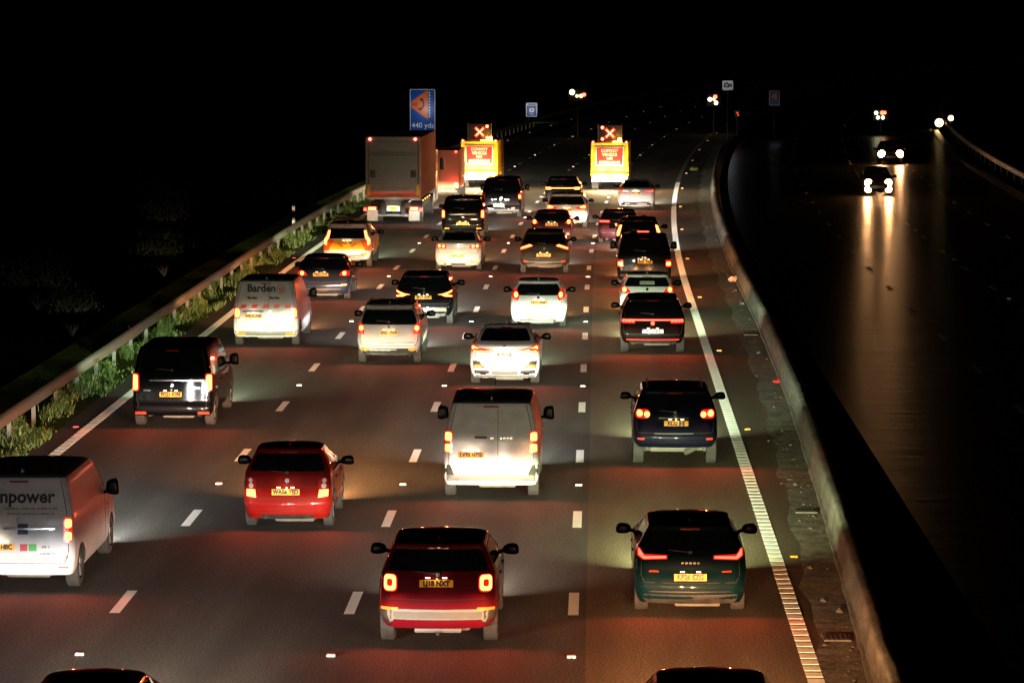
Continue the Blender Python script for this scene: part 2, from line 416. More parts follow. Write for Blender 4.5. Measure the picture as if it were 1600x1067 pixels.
    def mirrors(s, z=None, big=False, y=None, out=.0, size=None):
        z = z or s.H*(.68 if not big else .66); w, yr, rc, yf = s.sec(z); y = y or s.L-yf-.62
        sz = size or ((.23, .12, .28) if big else (.26, .12, .18))
        for sg in (1, -1):
            p = s.side(y, z, sg); bm = bmesh.new()
            r = bmesh.ops.create_icosphere(bm, subdivisions=3, radius=.5)
            for v in r['verts']:
                d = v.co*2; e = 4 if big else 2.7
                k = (abs(d.x)**e+abs(d.y)**e+abs(d.z)**e)**(-1/e); d = d*k
                v.co = Vector((d.x*sz[0]/2*(1-.12*d.z), d.y*sz[1]/2, d.z*sz[2]/2*(1+.12*sg*d.x)))+Vector((p.x+sg*(sz[0]/2+.045+out), y, z+.02+(sz[2]*.2 if big else 0)))
            link_bm('wing_mirror', bm, MIRRORM, s.root)
            bm = bmesh.new(); cyl(bm, (p.x-sg*.04, y, z-.03), (p.x+sg*(.13+out), y, z-.0), .035, .025, 8); link_bm('mirror_arm', bm, MIRRORM, s.root)
    def plate(s, txt, x, z, m=None, w=.52, h=.112, light=.02, yo=0, blue=False, ty=None):
        y = (s.P('r', x, z, 0).y if ty is None else ty)-.018
        y0 = min(s.P('r', x+w/2*k, z+h/2*j, 0).y for k in (-1, 1) for j in (-1, 1)); y = min(y, y0-.012) if ty is None else ty
        bm = bmesh.new(); bx(bm, (x, y, z), (w, .012, h), 0, .003)
        if blue: bx(bm, (x-w/2+.025, y-.0015, z), (.045, .012, h*.96), 2)
        vs, fs = text_bm(txt, h*1.0, 'CENTER', .0075, .88)
        V = [bm.verts.new((x+vx+(.02 if blue else 0), y-.0085, z+vz)) for vx, vz in vs]
        for f in fs:
            try: q = bm.faces.new([V[i] for i in f]); q.material_index = 1
            except ValueError: pass
        o = link_bm('number_plate', bm, [m or PLATEY, INK, mat('plate_blue', (.02, .06, .5), .4)], s.root, smooth=False)
        s.decal('plate_recess', rr(x-w/2-.05, x+w/2+.05, z-h/2-.03, z+h/2+.05, .03), s.pm, off=.002) if False else None
        if light: 
            for dx in (-.13, .13):
                b2 = bmesh.new(); bx(b2, (x+dx, y-.02, z+h/2+.035), (.07, .03, .012)); link_bm('plate_lamp', b2, mat('plate_lamp_glow', (.8, .8, .7), .3, emis=(1, .75, .45), es=5), s.root)
            glow_lamp(s.root, (x, y-.075, z+h/2+.045), (1, .78, .5), light, .012, 'plate_lamp_light')
        return o
    def tails(s, polys, both=True, light=.9, at=None, col=(1, .085, .03), name='tail_light', only=None):
        mats = [LENS, GLOW, CLEARL, REDGLOW, LENSOFF, DIMGLOW]
        for sg in ((1, -1) if only is None else (only,)):
            pp = [((p if sg > 0 else mir(p)), mi, ex) for p, mi, ex in polys]
            s.decal(name, pp, mats[0], off=.006, t=.008, mats=mats, step=.05)
            if light:
                xs = [q for p, mi, ex in polys for q, _ in p]; zz = [q for p, mi, ex in polys for _, q in p]
                cx, cz = at or ((min(xs)+max(xs))/2, (min(zz)+max(zz))/2)
                p = s.P('r', sg*cx, cz, .07); tail_spot(s.root, p, col, light)
    def beams(s, col, e, z=.68, inset=.25, tilt=0, lens=True):
        for sg in (1, -1):
            x = sg*(s.W-inset)
            headlamp(s.root, x, s.L+.06, z, col, e, tilt=tilt)
            if lens: s.decal('headlight', rr(*(sorted((x-.16, x+.14))), z-.07, z+.07, .05), HEADLIT, 'f', off=.01, t=.01)
    def under(s, exhaust=((-.45, .25),), z=None, axle=True):
        z = z or s.z0
        bm = bmesh.new(); cyl(bm, (-s.W+.2, s.ty, s.R*.85), (s.W-.2, s.ty, s.R*.85), .045, n=10)
        for sg in (1, -1):
            cyl(bm, (sg*(s.W-.28), s.ty-.05, s.R*.8), (sg*(s.W-.5), s.ty+.3, z+.03), .04, n=8)
            bx(bm, (sg*(s.W-.38), s.ty-.1, z-.0), (.12, .2, .14), 0, .02)
        link_bm('rear_axle', bm, STEEL, s.root)
        bm = bmesh.new(); bx(bm, (.12, .42, z-.02), (.75, .28, .13), 0, .05)
        cyl(bm, (.12, .5, z-.02), (.1, 2.2, z), .03, n=8); link_bm('silencer', bm, STEEL, s.root)
        for x, zz in exhaust:
            bm = bmesh.new(); cyl(bm, (x, .06, zz), (x, .45, zz), .036, n=14, caps=False); cyl(bm, (x, .062, zz), (x, .44, zz), .030, n=14, mi=1)
            cyl(bm, (x, .42, zz), (.1, .5, z-.01), .025, n=8)
            link_bm('exhaust', bm, [CHROME, DARK], s.root)
    def tailgate(s, zb, zt, margin=.06, wd=.012):
        z = [zb+(zt-zb)*k/8 for k in range(9)]; r = [(s.sec(q)[0]-margin-(.06 if q == zb else 0), q) for q in z]
        s.strip('tailgate_seam', [(-a, q) for a, q in reversed(r)]+r, wd, DARK)
    def extras(s, wiper=True, antenna=True, badge=True, zw=None, hb=True, badge_z=None, rails=False, bright=False):
        H = s.H
        if hb:
            z = .935*H if s.style != 'saloon' else .945*H
            s.decal('high_brake_light', rr(-.16, .16, z-.012, z+.012, .008), DIMGLOW if bright else LENSOFF, off=.01)
        if wiper:
            zw = zw or .70*H; a = s.P('r', 0, zw, .03); b = s.P('r', -.36, zw+.03, .025); bm = bmesh.new()
            cyl(bm, a, b, .012, .007, 6); bx(bm, a, (.07, .04, .05), 0, .012); link_bm('rear_wiper', bm, BLACKP, s.root)
        if antenna:
            yc = s.sec(s.z1)[1]+.25; bm = bmesh.new()
            vs = [bm.verts.new(p) for p in ((-.02, yc, H-.01), (.02, yc, H-.01), (.025, yc+.14, H-.005), (-.025, yc+.14, H-.005), (0, yc+.01, H+.055), (0, yc+.04, H+.05))]
            for f in ((0, 1, 4), (1, 2, 5, 4), (2, 3, 5), (3, 0, 4, 5), (0, 3, 2, 1)): bm.faces.new([vs[i] for i in f])
            link_bm('roof_antenna', bm, s.pm, s.root)
        if badge:
            z = badge_z or .60*H; s.decal('badge', circ(0, z, .045), CHROME, off=.01, t=.004, step=1)
        if rails:
            for sg in (1, -1):
                w, yr, rc, yf = s.sec(s.z1); bm = bmesh.new(); x = sg*(w-.11); y0, y1 = yr+.35, s.L-yf-.45
                pts = [(x, y0, H-.03), (x, y0+.12, H+.035), (x, y1-.15, H+.04), (x, y1, H-.03)]
                for p, q in zip(pts, pts[1:]): cyl(bm, p, q, .018, n=8)
                link_bm('roof_rail', bm, SILVERP, s.root)
    def reflectors(s, x0, x1, z0, z1, m=None, mode='r'):
        for sg in (1, -1):
            p = rr(x0, x1, z0, z1, .012); s.decal('reflector', p if sg > 0 else mir(p), m or REDREF, off=.006, t=.006)
    def insert(s, name, x, z0, z1, m, taper=.0, r=.04, off=.004):
        p = [(x-taper, z0), (x, z0+(z1-z0)*.5), (x, z1), (-x, z1), (-x, z0+(z1-z0)*.5), (-x+taper, z0)]
        return s.decal(name, p, m, off=off)
# ---------------------------------------------------------------- the setting
def nodemat(name, build, rough=.8):
    m = bpy.data.materials.new(name); m.use_nodes = True; nt = m.node_tree; b = nt.nodes['Principled BSDF']; b.inputs['Roughness'].default_value = rough
    if rough >= .95: b.inputs['Specular IOR Level'].default_value = 0
    def N(t, **k):
        n = nt.nodes.new(t)
        for a, v in k.items(): setattr(n, a, v)
        return n
    build(nt, b, N, nt.links.new); return m
def ramp(nt, L, src, stops):
    r = nt.nodes.new('ShaderNodeValToRGB'); el = r.color_ramp.elements
    while len(el) < len(stops): el.new(.5)
    for e, (p, c) in zip(el, stops): e.position = p; e.color = (*c, 1)
    L(src, r.inputs[0]); return r.outputs[0]
def noise(nt, L, vec, scale, detail=5, rough=.6):
    n = nt.nodes.new('ShaderNodeTexNoise'); n.inputs['Scale'].default_value = scale; n.inputs['Detail'].default_value = detail; n.inputs['Roughness'].default_value = rough
    L(vec, n.inputs['Vector']); return n.outputs[0]
def mixc(nt, L, fac, a, b, op='MIX'):
    n = nt.nodes.new('ShaderNodeMix'); n.data_type = 'RGBA'; n.blend_type = op
    for i, q in ((0, fac), (6, a), (7, b)):
        if isinstance(q, (int, float)): n.inputs[i].default_value = q
        elif isinstance(q, tuple): n.inputs[i].default_value = (*q, 1)
        else: L(q, n.inputs[i])
    return n.outputs[2]
def asphalt(name, c0, c1, rough, spec=.4, bumpd=.006, sc=(1, .12, 1), rv=.09):
    def bld(nt, b, N, L, bumpd=bumpd):
        uv = N('ShaderNodeUVMap'); mp = N('ShaderNodeMapping'); L(uv.outputs[0], mp.inputs[0]); mp.inputs['Scale'].default_value = sc
        big = noise(nt, L, mp.outputs[0], .9, 4)
        base = ramp(nt, L, big, [(.3, c0), (.7, c1)])
        agg = noise(nt, L, uv.outputs[0], 28, 3, .75)
        a = ramp(nt, L, agg, [(.30, (.15, .15, .15)), (.48, (.9, .9, .9)), (.66, (2.4, 2.35, 2.2))])
        col = mixc(nt, L, 1.0, base, a, 'MULTIPLY')
        st = noise(nt, L, mp.outputs[0], .28, 6, .65); col = mixc(nt, L, 1.0, col, ramp(nt, L, st, [(.33, (.48, .48, .48)), (.5, (1, 1, 1)), (.68, (1.5, 1.47, 1.38))]), 'MULTIPLY')
        # tyre tracks: two per lane, polished darker
        sep = N('ShaderNodeSeparateXYZ'); L(uv.outputs[0], sep.inputs[0])
        m1 = N('ShaderNodeMath', operation='MULTIPLY'); L(sep.outputs[0], m1.inputs[0]); m1.inputs[1].default_value = 2*PI/1.85
        m2 = N('ShaderNodeMath', operation='COSINE'); L(m1.outputs[0], m2.inputs[0])
        tr = N('ShaderNodeMapRange'); L(m2.outputs[0], tr.inputs[0]); tr.inputs[1].default_value = .1; tr.inputs[2].default_value = 1; tr.inputs[3].default_value = 0; tr.inputs[4].default_value = .36
        col = mixc(nt, L, tr.outputs[0], col, tuple(q*.55 for q in c0))
        L(col, b.inputs['Base Color']); b.inputs['Specular IOR Level'].default_value = spec
        rg = N('ShaderNodeMapRange'); L(big, rg.inputs[0]); rg.inputs[3].default_value = rough-rv; rg.inputs[4].default_value = rough+rv; L(rg.outputs[0], b.inputs['Roughness'])
        if bumpd < .003:
            m2_ = N('ShaderNodeMapping'); m2_.inputs['Scale'].default_value = (.25, .8, 1); L(uv.outputs[0], m2_.inputs[0]); agg = noise(nt, L, m2_.outputs[0], 1.3, 5, .7); bumpd = .03
        bp = N('ShaderNodeBump'); bp.inputs['Distance'].default_value = bumpd; bp.inputs['Strength'].default_value = .8; L(agg, bp.inputs['Height']); L(bp.outputs[0], b.inputs['Normal'])
    return nodemat(name, lambda a, b, N, L: bld(a, b, N, L))
ASPH = asphalt('asphalt', (.037, .037, .036), (.061, .060, .057), .85, .25)
ASPH4 = asphalt('asphalt_outer_lane', (.074, .058, .041), (.105, .083, .060), .82, .25)
ASPHW = asphalt('asphalt_damp', (.006, .006, .0055), (.010, .010, .009), .31, .2, .0012, (.10, .35, 1), .05)
def strip(name, x0, x1, D0, D1, z, m, step=6, kind='structure', nx=1, z1=None, fx0=None, fx1=None, parent=None):
    bm = bmesh.new(); uvl = bm.loops.layers.uv.new('UVMap'); rows = []
    n = max(1, int((D1-D0)/step))
    for k in range(n+1):
        D = D0+(D1-D0)*k/n; a = fx0(D) if fx0 else x0; b_ = fx1(D) if fx1 else x1
        rows.append([(bm.verts.new((a+(b_-a)*j/nx+bend(D), D, z+((z1-z)*j/nx if z1 is not None else 0))), (a+(b_-a)*j/nx, D)) for j in range(nx+1)])
    for p, q in zip(rows, rows[1:]):
        for j in range(nx):
            vv = [p[j], p[j+1], q[j+1], q[j]]; f = bm.faces.new([v for v, _ in vv])
            for lp, (_, u) in zip(f.loops, vv): lp[uvl].uv = u
    o = link_bm(name, bm, m, parent, smooth=False)
    if kind: o['kind'] = kind
    return o
def g_ground(nt, b, N, L):
    tc = N('ShaderNodeTexCoord'); n = noise(nt, L, tc.outputs['Object'], .5, 8); L(ramp(nt, L, n, [(.35, (.0012, .0015, .001)), (.65, (.003, .003, .002))]), b.inputs['Base Color'])
    n2 = noise(nt, L, tc.outputs['Object'], 9, 5); bp = N('ShaderNodeBump'); bp.inputs['Strength'].default_value = .7; bp.inputs['Distance'].default_value = .05; L(n2, bp.inputs['Height']); L(bp.outputs[0], b.inputs['Normal'])
GROUND = nodemat('ground_soil', g_ground, .95)
bm = bmesh.new()
vs = [bm.verts.new(p) for p in ((-2500, -300, -.03), (2500, -300, -.03), (2500, 3000, -.03), (-2500, 3000, -.03))]; bm.faces.new(vs)
tag(link_bm('ground', bm, GROUND, smooth=False), kind='structure')
LW = 0
X_EDGE_L, X12, X23, X34, X_EDGE_R = -11.95, -7.80, -4.0, -.38, 3.18
strip('carriageway', -12.7, -.17, -30, 900, 0, ASPH, nx=6)
def bar_x(D): return float(np.interp(D, [20, 46, 63, 80, 101, 140, 400], [3.6, 3.92, 4.38, 4.75, 4.98, 5.1, 5.1]))
strip('outer_lane_surface', -.17, 4.0, -30, 900, .0, ASPH4, nx=3, fx0=lambda D: -.17, fx1=lambda D: bar_x(D)+.2)
def g_gully(nt, b, N, L):
    uv = N('ShaderNodeUVMap'); n = noise(nt, L, uv.outputs[0], 2.2, 8, .7); c = ramp(nt, L, n, [(.36, (.018, .016, .012)), (.48, (.085, .075, .055)), (.62, (.15, .135, .10))])
    mp = N('ShaderNodeMapping'); mp.inputs['Scale'].default_value = (1, .25, 1); L(uv.outputs[0], mp.inputs[0])
    L(c, b.inputs['Base Color']); n2 = noise(nt, L, uv.outputs[0], 7, 6, .7)
    bp = N('ShaderNodeBump'); bp.inputs['Distance'].default_value = .09; bp.inputs['Strength'].default_value = 1; L(n2, bp.inputs['Height']); L(bp.outputs[0], b.inputs['Normal'])
GULLY = nodemat('gully_concrete', g_gully, .9)
strip('gully_path', 0, 0, -30, 420, .006, GULLY, step=1.5, nx=3, fx0=lambda D: bar_x(D)-.62+.07*math.sin(D*.9)+.05*math.sin(D*2.3), fx1=lambda D: bar_x(D)+.2)
strip('opposite_carriageway', 6.1, 22.3, -30, 900, 0, ASPHW, nx=6)
def g_verge(nt, b, N, L):
    uv = N('ShaderNodeUVMap'); n = noise(nt, L, uv.outputs[0], 3, 7, .7); L(ramp(nt, L, n, [(.35, (.02, .035, .008)), (.5, (.05, .075, .018)), (.68, (.10, .09, .04))]), b.inputs['Base Color'])
    n2 = noise(nt, L, uv.outputs[0], 14, 6); bp = N('ShaderNodeBump'); bp.inputs['Distance'].default_value = .08; L(n2, bp.inputs['Height']); L(bp.outputs[0], b.inputs['Normal'])
VERGE = nodemat('verge_soil', g_verge, .95)
strip('verge_ground', -15.5, -12.6, -30, 500, .008, VERGE, nx=2)
# markings
def g_mark(nt, b, N, L):
    tc = N('ShaderNodeTexCoord'); n = noise(nt, L, tc.outputs['Object'], 6, 8, .75); L(ramp(nt, L, n, [(.26, (.35, .345, .32)), (.38, (.82, .81, .77)), (.7, (.88, .87, .83))]), b.inputs['Base Color'])
    n3 = noise(nt, L, tc.outputs['Object'], 60, 3); bp = N('ShaderNodeBump'); bp.inputs['Distance'].default_value = .004; L(n3, bp.inputs['Height']); L(bp.outputs[0], b.inputs['Normal'])
MARK = nodemat('road_paint', g_mark, .7)
def g_ribs(nt, b, N, L):
    uv = N('ShaderNodeUVMap'); n = noise(nt, L, uv.outputs[0], 5, 7, .7); L(ramp(nt, L, n, [(.34, (.10, .095, .08)), (.5, (.30, .29, .26)), (.7, (.45, .44, .40))]), b.inputs['Base Color'])
MARKW = nodemat('worn_road_paint', g_ribs, .8)
bm = bmesh.new()
def quad(bm, x, D, wd, ln, z, h=0):
    a, b_ = D-ln/2, D+ln/2
    lo = [(x-wd/2+bend(a), a), (x+wd/2+bend(a), a), (x+wd/2+bend(b_), b_), (x-wd/2+bend(b_), b_)]
    top = [bm.verts.new((p[0], p[1], z+h)) for p in lo]; bm.faces.new(top)
    if h:
        bot = [bm.verts.new((p[0], p[1]+(-.02 if i < 2 else .02), z)) for i, p in enumerate(lo)]
        for i in range(4): bm.faces.new((bot[i], bot[(i+1) % 4], top[(i+1) % 4], top[i]))
for k in range(-9, 50):
    D = 52.4+9*k
    for x in (X12, X23, X34): quad(bm, x, D, .17, 2.05, .005)
    for x in (10.4, 14.1, 17.8): quad(bm, x, D, .15, 2.0, .005)
link_bm('lane_markings', bm, MARK, smooth=False)['kind'] = 'structure'
for nm, x, wd in (('left_edge_line', X_EDGE_L, .24), ('right_edge_line', X_EDGE_R, .24)):
    strip(nm, x-wd/2, x+wd/2, -30, 500, .005, MARKW, step=2)
    bm = bmesh.new(); D = 20
    while D < 190: quad(bm, x, D, wd+.004, .30, .0062, .009); D += .46
    link_bm('edge_ribs', bm, MARK, smooth=False)['kind'] = 'structure'
strip('opposite_far_edge_line', 21.55, 21.8, -30, 500, .005, MARKW)
# longitudinal joint and transverse patch cuts in the surfacing
TAR = mat('tar_joint', (.008, .008, .008), .6)
# concrete step barrier
def g_conc(nt, b, N, L):
    tc = N('ShaderNodeTexCoord'); mp = N('ShaderNodeMapping'); mp.inputs['Scale'].default_value = (1, .35, 1.6); L(tc.outputs['Object'], mp.inputs[0])
    n = noise(nt, L, mp.outputs[0], 2.4, 8, .7); c_ = ramp(nt, L, n, [(.3, (.012, .012, .01)), (.5, (.05, .05, .04)), (.7, (.11, .105, .09))])
    sp = N('ShaderNodeSeparateXYZ'); L(tc.outputs['Object'], sp.inputs[0]); m1 = N('ShaderNodeMath', operation='MULTIPLY'); m1.inputs[1].default_value = 1/3.0; L(sp.outputs[1], m1.inputs[0])
    m2 = N('ShaderNodeMath', operation='FRACT'); L(m1.outputs[0], m2.inputs[0]); m3 = N('ShaderNodeMath', operation='LESS_THAN'); m3.inputs[1].default_value = .018; L(m2.outputs[0], m3.inputs[0])
    L(mixc(nt, L, m3.outputs[0], c_, (.008, .008, .007)), b.inputs['Base Color'])
    n2 = noise(nt, L, tc.outputs['Object'], 12, 6); bp = N('ShaderNodeBump'); bp.inputs['Distance'].default_value = .03; L(n2, bp.inputs['Height']); L(bp.outputs[0], b.inputs['Normal'])
CONC = nodemat('concrete', g_conc, .9)
bar = thing('concrete_barrier', 'long low pale concrete barrier beside the outer lane and dark central reserve', 'barrier', (bar_x(0), 0, 0))
D = 6.0
prof = [(-.0, 0), (.0, .09), (.05, .12), (.08, .30), (.12, .54), (.16, .57), (.30, .57), (.36, .54), (.44, .3), (.54, 0)]
bm = bmesh.new(); D0 = D; rows = []; rb = random.Random(5)
while D <= 240:
    jx, jz = rb.uniform(-.012, .012), rb.uniform(-.012, .01); rows.append([bm.verts.new((bar_x(D)+px+bend(D)-bar_x(0)+jx+rb.uniform(-.008, .008), D, pz+(jz if pz > .1 else 0))) for px, pz in prof]); D += .5 if D < 150 else 3
for a, b_ in zip(rows, rows[1:]):
    for i in range(len(prof)-1): bm.faces.new((a[i], b_[i], b_[i+1], a[i+1]))
bmesh.ops.recalc_face_normals(bm, faces=bm.faces)
link_bm('barrier_body', bm, CONC, bar, ang=50)
# crash barrier on the nearside verge
GALV = mat('galvanised_steel', (.10, .10, .09), .65, .1, dirt=.5)
GX = -13.3
gr = thing('guardrail', 'long galvanised steel guardrail on posts along the grassy verge', 'guardrail', (GX, 40, 0))
prof = [(.0, .46), (.035, .48), (.075, .52), (.075, .55), (.02, .60), (.02, .64), (.075, .69), (.075, .72), (.035, .76), (0, .78), (-.008, .78), (.01, .64), (.01, .6), (-.008, .46)]
bm = bmesh.new(); rows = []; D = 20
while D <= 420:
    rows.append([bm.verts.new((px+bend(D), D-40, pz)) for px, pz in prof]); D += 3.2
for a, b_ in zip(rows, rows[1:]):
    for i in range(len(prof)-1): bm.faces.new((a[i], b_[i], b_[i+1], a[i+1]))
bmesh.ops.recalc_face_normals(bm, faces=bm.faces); link_bm('beam', bm, GALV, gr, ang=50)
pm_ = None
for k in range(78):
    D = 40.6+3.2*k
    if pm_ is None:
        bm = bmesh.new(); bx(bm, (-.07, 0, .36), (.10, .05, .76)); bx(bm, (-.02, 0, .62), (.06, .12, .2)); p = link_bm('post', bm, GALV, gr, smooth=False); pm_ = p
    else: p = pm_.copy(); C.objects.link(p); p.parent = gr
    p.location = (bend(D), D-40, 0); p.rotation_euler = (0, 0, heading(D))
# barrier beam on the far side of the opposite carriageway
gr2 = thing('guardrail', 'steel guardrail far to the right of the opposite carriageway catching headlamp light', 'guardrail', (23.0, 100, 0))
bm = bmesh.new(); rows = []; D = 100
while D <= 420:
    rows.append([bm.verts.new((-px*1.2+bend(D), D-100, pz)) for px, pz in prof]); D += 3.2
for a, b_ in zip(rows, rows[1:]):
    for i in range(len(prof)-1): bm.faces.new((a[i], b_[i], b_[i+1], a[i+1]))
bmesh.ops.recalc_face_normals(bm, faces=bm.faces); link_bm('beam', bm, mat('headlit_steel', (.50, .36, .30), .6, .1), gr2, ang=50)  # salmon headlamp light put into the steel colour
pmd = pm_.data.copy(); pmd.materials[0] = mat('shaded_post', (.01, .01, .01), .9)  # shade put into the post colour, so headlamps leave them unseen
for k in range(60):
    D = 101+4.8*k; p = bpy.data.objects.new('post', pmd); C.objects.link(p); p.parent = gr2; p.location = (bend(D)+.12, D-100, 0)
# grass blades and weeds round the guardrail
def g_blade(nt, b, N, L):
    oi = N('ShaderNodeNewGeometry'); L(ramp(nt, L, oi.outputs['Random Per Island'], [(0, (.018, .045, .008)), (.5, (.04, .085, .014)), (.8, (.08, .11, .02)), (1, (.15, .12, .05))]), b.inputs['Base Color'])
BLADE = nodemat('grass_blades', g_blade, .6)
rg = random.Random(3)
bm = bmesh.new()
def blade(x, D, h, wd, lean):
    a = rg.uniform(0, 2*PI); dx, dy = math.cos(a)*wd, math.sin(a)*wd; l = rg.uniform(0, 2*PI); lx, ly = math.cos(l)*lean*h, math.sin(l)*lean*h; X = x+bend(D)
    v = [bm.verts.new(p) for p in ((X-dx, D-dy, 0), (X+dx, D+dy, 0), (X+dx*.8+lx*.4, D+dy*.8+ly*.4, h*.6), (X-dx*.8+lx*.4, D-dy*.8+ly*.4, h*.6), (X+lx, D+ly, h*(1-.3*lean)))]
    bm.faces.new(v[:4]); bm.faces.new((v[3], v[2], v[4]))
for i in range(40000):
    D = 50+130*rg.random()**1.25; x = -12.5-rg.random()**.8*1.5
    d = math.sin(D*.55)+math.sin(D*1.3+1)+math.sin(x*5+D*.3)
    if rg.random() > .30+.34*d: continue
    e = (x+12.5)/-1.5
    blade(x, D, rg.uniform(.04, .14)+(.22*rg.random() if e > .35 else 0)+(.1 if d > 1 else 0), rg.uniform(.008, .022), rg.uniform(.1, .8))
for i in range(0):
    D = rg.uniform(55, 170); x = -13.6-6*rg.random()**1.6; blade(x, D, rg.uniform(.06, .24), rg.uniform(.01, .03), rg.uniform(.1, .7))
tag(link_bm('grass', bm, BLADE, smooth=False), kind='stuff')
# leafy weeds growing at the posts
def weed(D, x, h, n, sd, label):
    r = random.Random(sd); t = thing('weed', label, 'weed', (x+bend(D), D, 0), 0, 'weeds along the guardrail')
    bm = bmesh.new()
    for k in range(max(3, n//14)):
        a = r.uniform(0, 2*PI); cyl(bm, (0, 0, 0), (math.cos(a)*h*.3, math.sin(a)*h*.3, h*r.uniform(.6, 1)), .008, .003, 5)
    link_bm('stem', bm, BLADE, t)
    bm = bmesh.new()
    for k in range(n):
        z = r.uniform(.1, 1)*h; a = r.uniform(0, 2*PI); rad = h*.45*r.random()**.6*(1.1-z/h*.6); c = Vector((math.cos(a)*rad, math.sin(a)*rad, z))
        M = Matrix.Rotation(r.uniform(0, 6.3), 3, 'Z') @ Matrix.Rotation(r.uniform(-1, 1), 3, 'X'); sz = r.uniform(.03, .075)
        vv = [bm.verts.new(c+M @ Vector(p)) for p in ((0, 0, 0), (sz*.5, sz, .01), (0, sz*2, 0), (-sz*.5, sz, .01))]; bm.faces.new(vv)
    link_bm('leaves', bm, BLADE, t, smooth=False)
wp = [(62.5, 'lush leafy weed at the guardrail foot beside the nearest van'), (67, 'low spreading weed by the guardrail post near the black van'), (73, 'bushy weed beside the black van hiding a guardrail post'), (77.5, 'tall weed just past the black van at the guardrail'),
      (84, 'tangled weed at the guardrail between black van and sign-written van'), (90, 'broad weed below the rail behind the sign-written van'), (96, 'pale weed beside the sign-written van'), (103, 'warm-lit weed ahead of the sign-written van'),
      (110, 'clump of weed beside the dark hatchback'), (119, 'upright weed by the yellow patrol car'), (127, 'weed clump by the rail level with the patrol car front'), (136, 'dark weed by the rail behind the lorry')]
for i, (D, lb) in enumerate(wp): weed(D, -13.0+.25*math.sin(i*2.1), .45+.3*rg.random(), 170, i, lb)
# shrubs beyond the guardrail
def g_leafd(nt, b, N, L):
    oi = N('ShaderNodeNewGeometry'); L(ramp(nt, L, oi.outputs['Random Per Island'], [(0, (.003, .006, .002)), (.6, (.008, .012, .003)), (1, (.02, .02, .008))]), b.inputs['Base Color'])
LEAFD = nodemat('shrub_leaves', g_leafd, .8)
def shrub(x, D, h, sd, label):
    r = random.Random(sd); t = thing('shrub', label, 'shrub', (x+bend(D), D, 0), 0, 'shrubs on the dark bank beyond the guardrail')
    bm = bmesh.new(); tips = []
    for k in range(9):
        a = r.uniform(0, 2*PI); e = Vector((math.cos(a)*h*r.uniform(.2, .55), math.sin(a)*h*r.uniform(.2, .55), h*r.uniform(.5, .95))); cyl(bm, (0, 0, 0), e, .035, .01, 6); tips.append(e)
    link_bm('branches', bm, mat('bark', (.008, .007, .005), .95), t)
    bm = bmesh.new()
    for k in range(800):
        e = tips[r.randrange(9)]*r.uniform(.55, 1.05); c = e+Vector((r.gauss(0, 1), r.gauss(0, 1), r.gauss(0, .8)))*h*.13
        if c.z < .05: continue
        M = Matrix.Rotation(r.uniform(0, 6.3), 3, 'Z') @ Matrix.Rotation(r.uniform(-1.3, 1.3), 3, 'X'); sz = r.uniform(.04, .09)
        vv = [bm.verts.new(c+M @ Vector(p)) for p in ((0, 0, 0), (sz*.5, sz, .01), (0, sz*2, 0), (-sz*.5, sz, .01))]; bm.faces.new(vv)
    link_bm('foliage', bm, LEAFD, t, smooth=False)
for i, (x, D, h, lb) in enumerate([(-15.6, 71, 1.3, 'dim rounded shrub behind the rail level with the black van'), (-17.2, 80, 1.9, 'taller dim shrub on the bank ahead of the black van'), (-15.9, 97, 1.5, 'dim shrub behind the rail level with the sign-written van'),
      (-18.5, 106, 2.2, 'large dark shrub on the bank left of the dark hatchback'), (-16.2, 120, 1.7, 'dark shrub behind the rail left of the patrol car'), (-19, 140, 2.6, 'tall dark shrub on the bank left of the lorry'), (-20.5, 88, 2.4, 'dark shrub high up on the bank, farthest from the rail')]): shrub(x, D, h, 20+i, lb)
# road studs
def stud_mesh(nm, col):
    bm = bmesh.new(); vs = bx(bm, (0, 0, .012), (.13, .12, .024), 0, .005)
    bx(bm, (-.032, -.058, .017), (.05, .012, .018), 1); bx(bm, (.032, -.058, .017), (.05, .012, .018), 1); bx(bm, (0, 0, .0262), (.115, .085, .005), 1)
    me = bpy.data.meshes.new(nm); bm.to_mesh(me); bm.free(); me.materials.append(BLACKP); me.materials.append(mat('stud_'+nm, col, .25, coat=.8)); return me
sm = {'w': stud_mesh('white_stud', (.9, .88, .92)), 'a': stud_mesh('amber_stud', (.95, .42, .03)), 'r': stud_mesh('red_stud', (.85, .06, .04))}
def stud(k, x, D, lb, gp):
    o = bpy.data.objects.new('road_stud', sm[k]); C.objects.link(o); o.location = (x+bend(D), D, .0); tag(o, lb, 'road stud', gp); o.scale = (1.1, 1.1, 1.3)
for k in range(-1, 18):
    D = 47.9+18*k
    for x, nm in ((X12, 'inside and second'), (X23, 'second and third'), (X34, 'third and outer')):
        if D > 35: stud('w', x, D, 'white reflective stud between dashes of the line dividing %s lanes' % nm, 'white studs dividing %s lanes' % nm)
    if D < 330: stud('a', X_EDGE_R+.33, D+9.2, 'amber reflective stud just right of the right-hand edge line', 'amber studs along the right edge line')
    if 40 < D < 300: stud('r', X_EDGE_L-.3, D+9.2, 'red reflective stud just left of the left-hand edge line', 'red studs along the left edge line')
    if 100 < D < 300: stud('w', 14.1, D+9, 'white reflective stud in the damp opposite carriageway', 'white studs on the opposite carriageway')
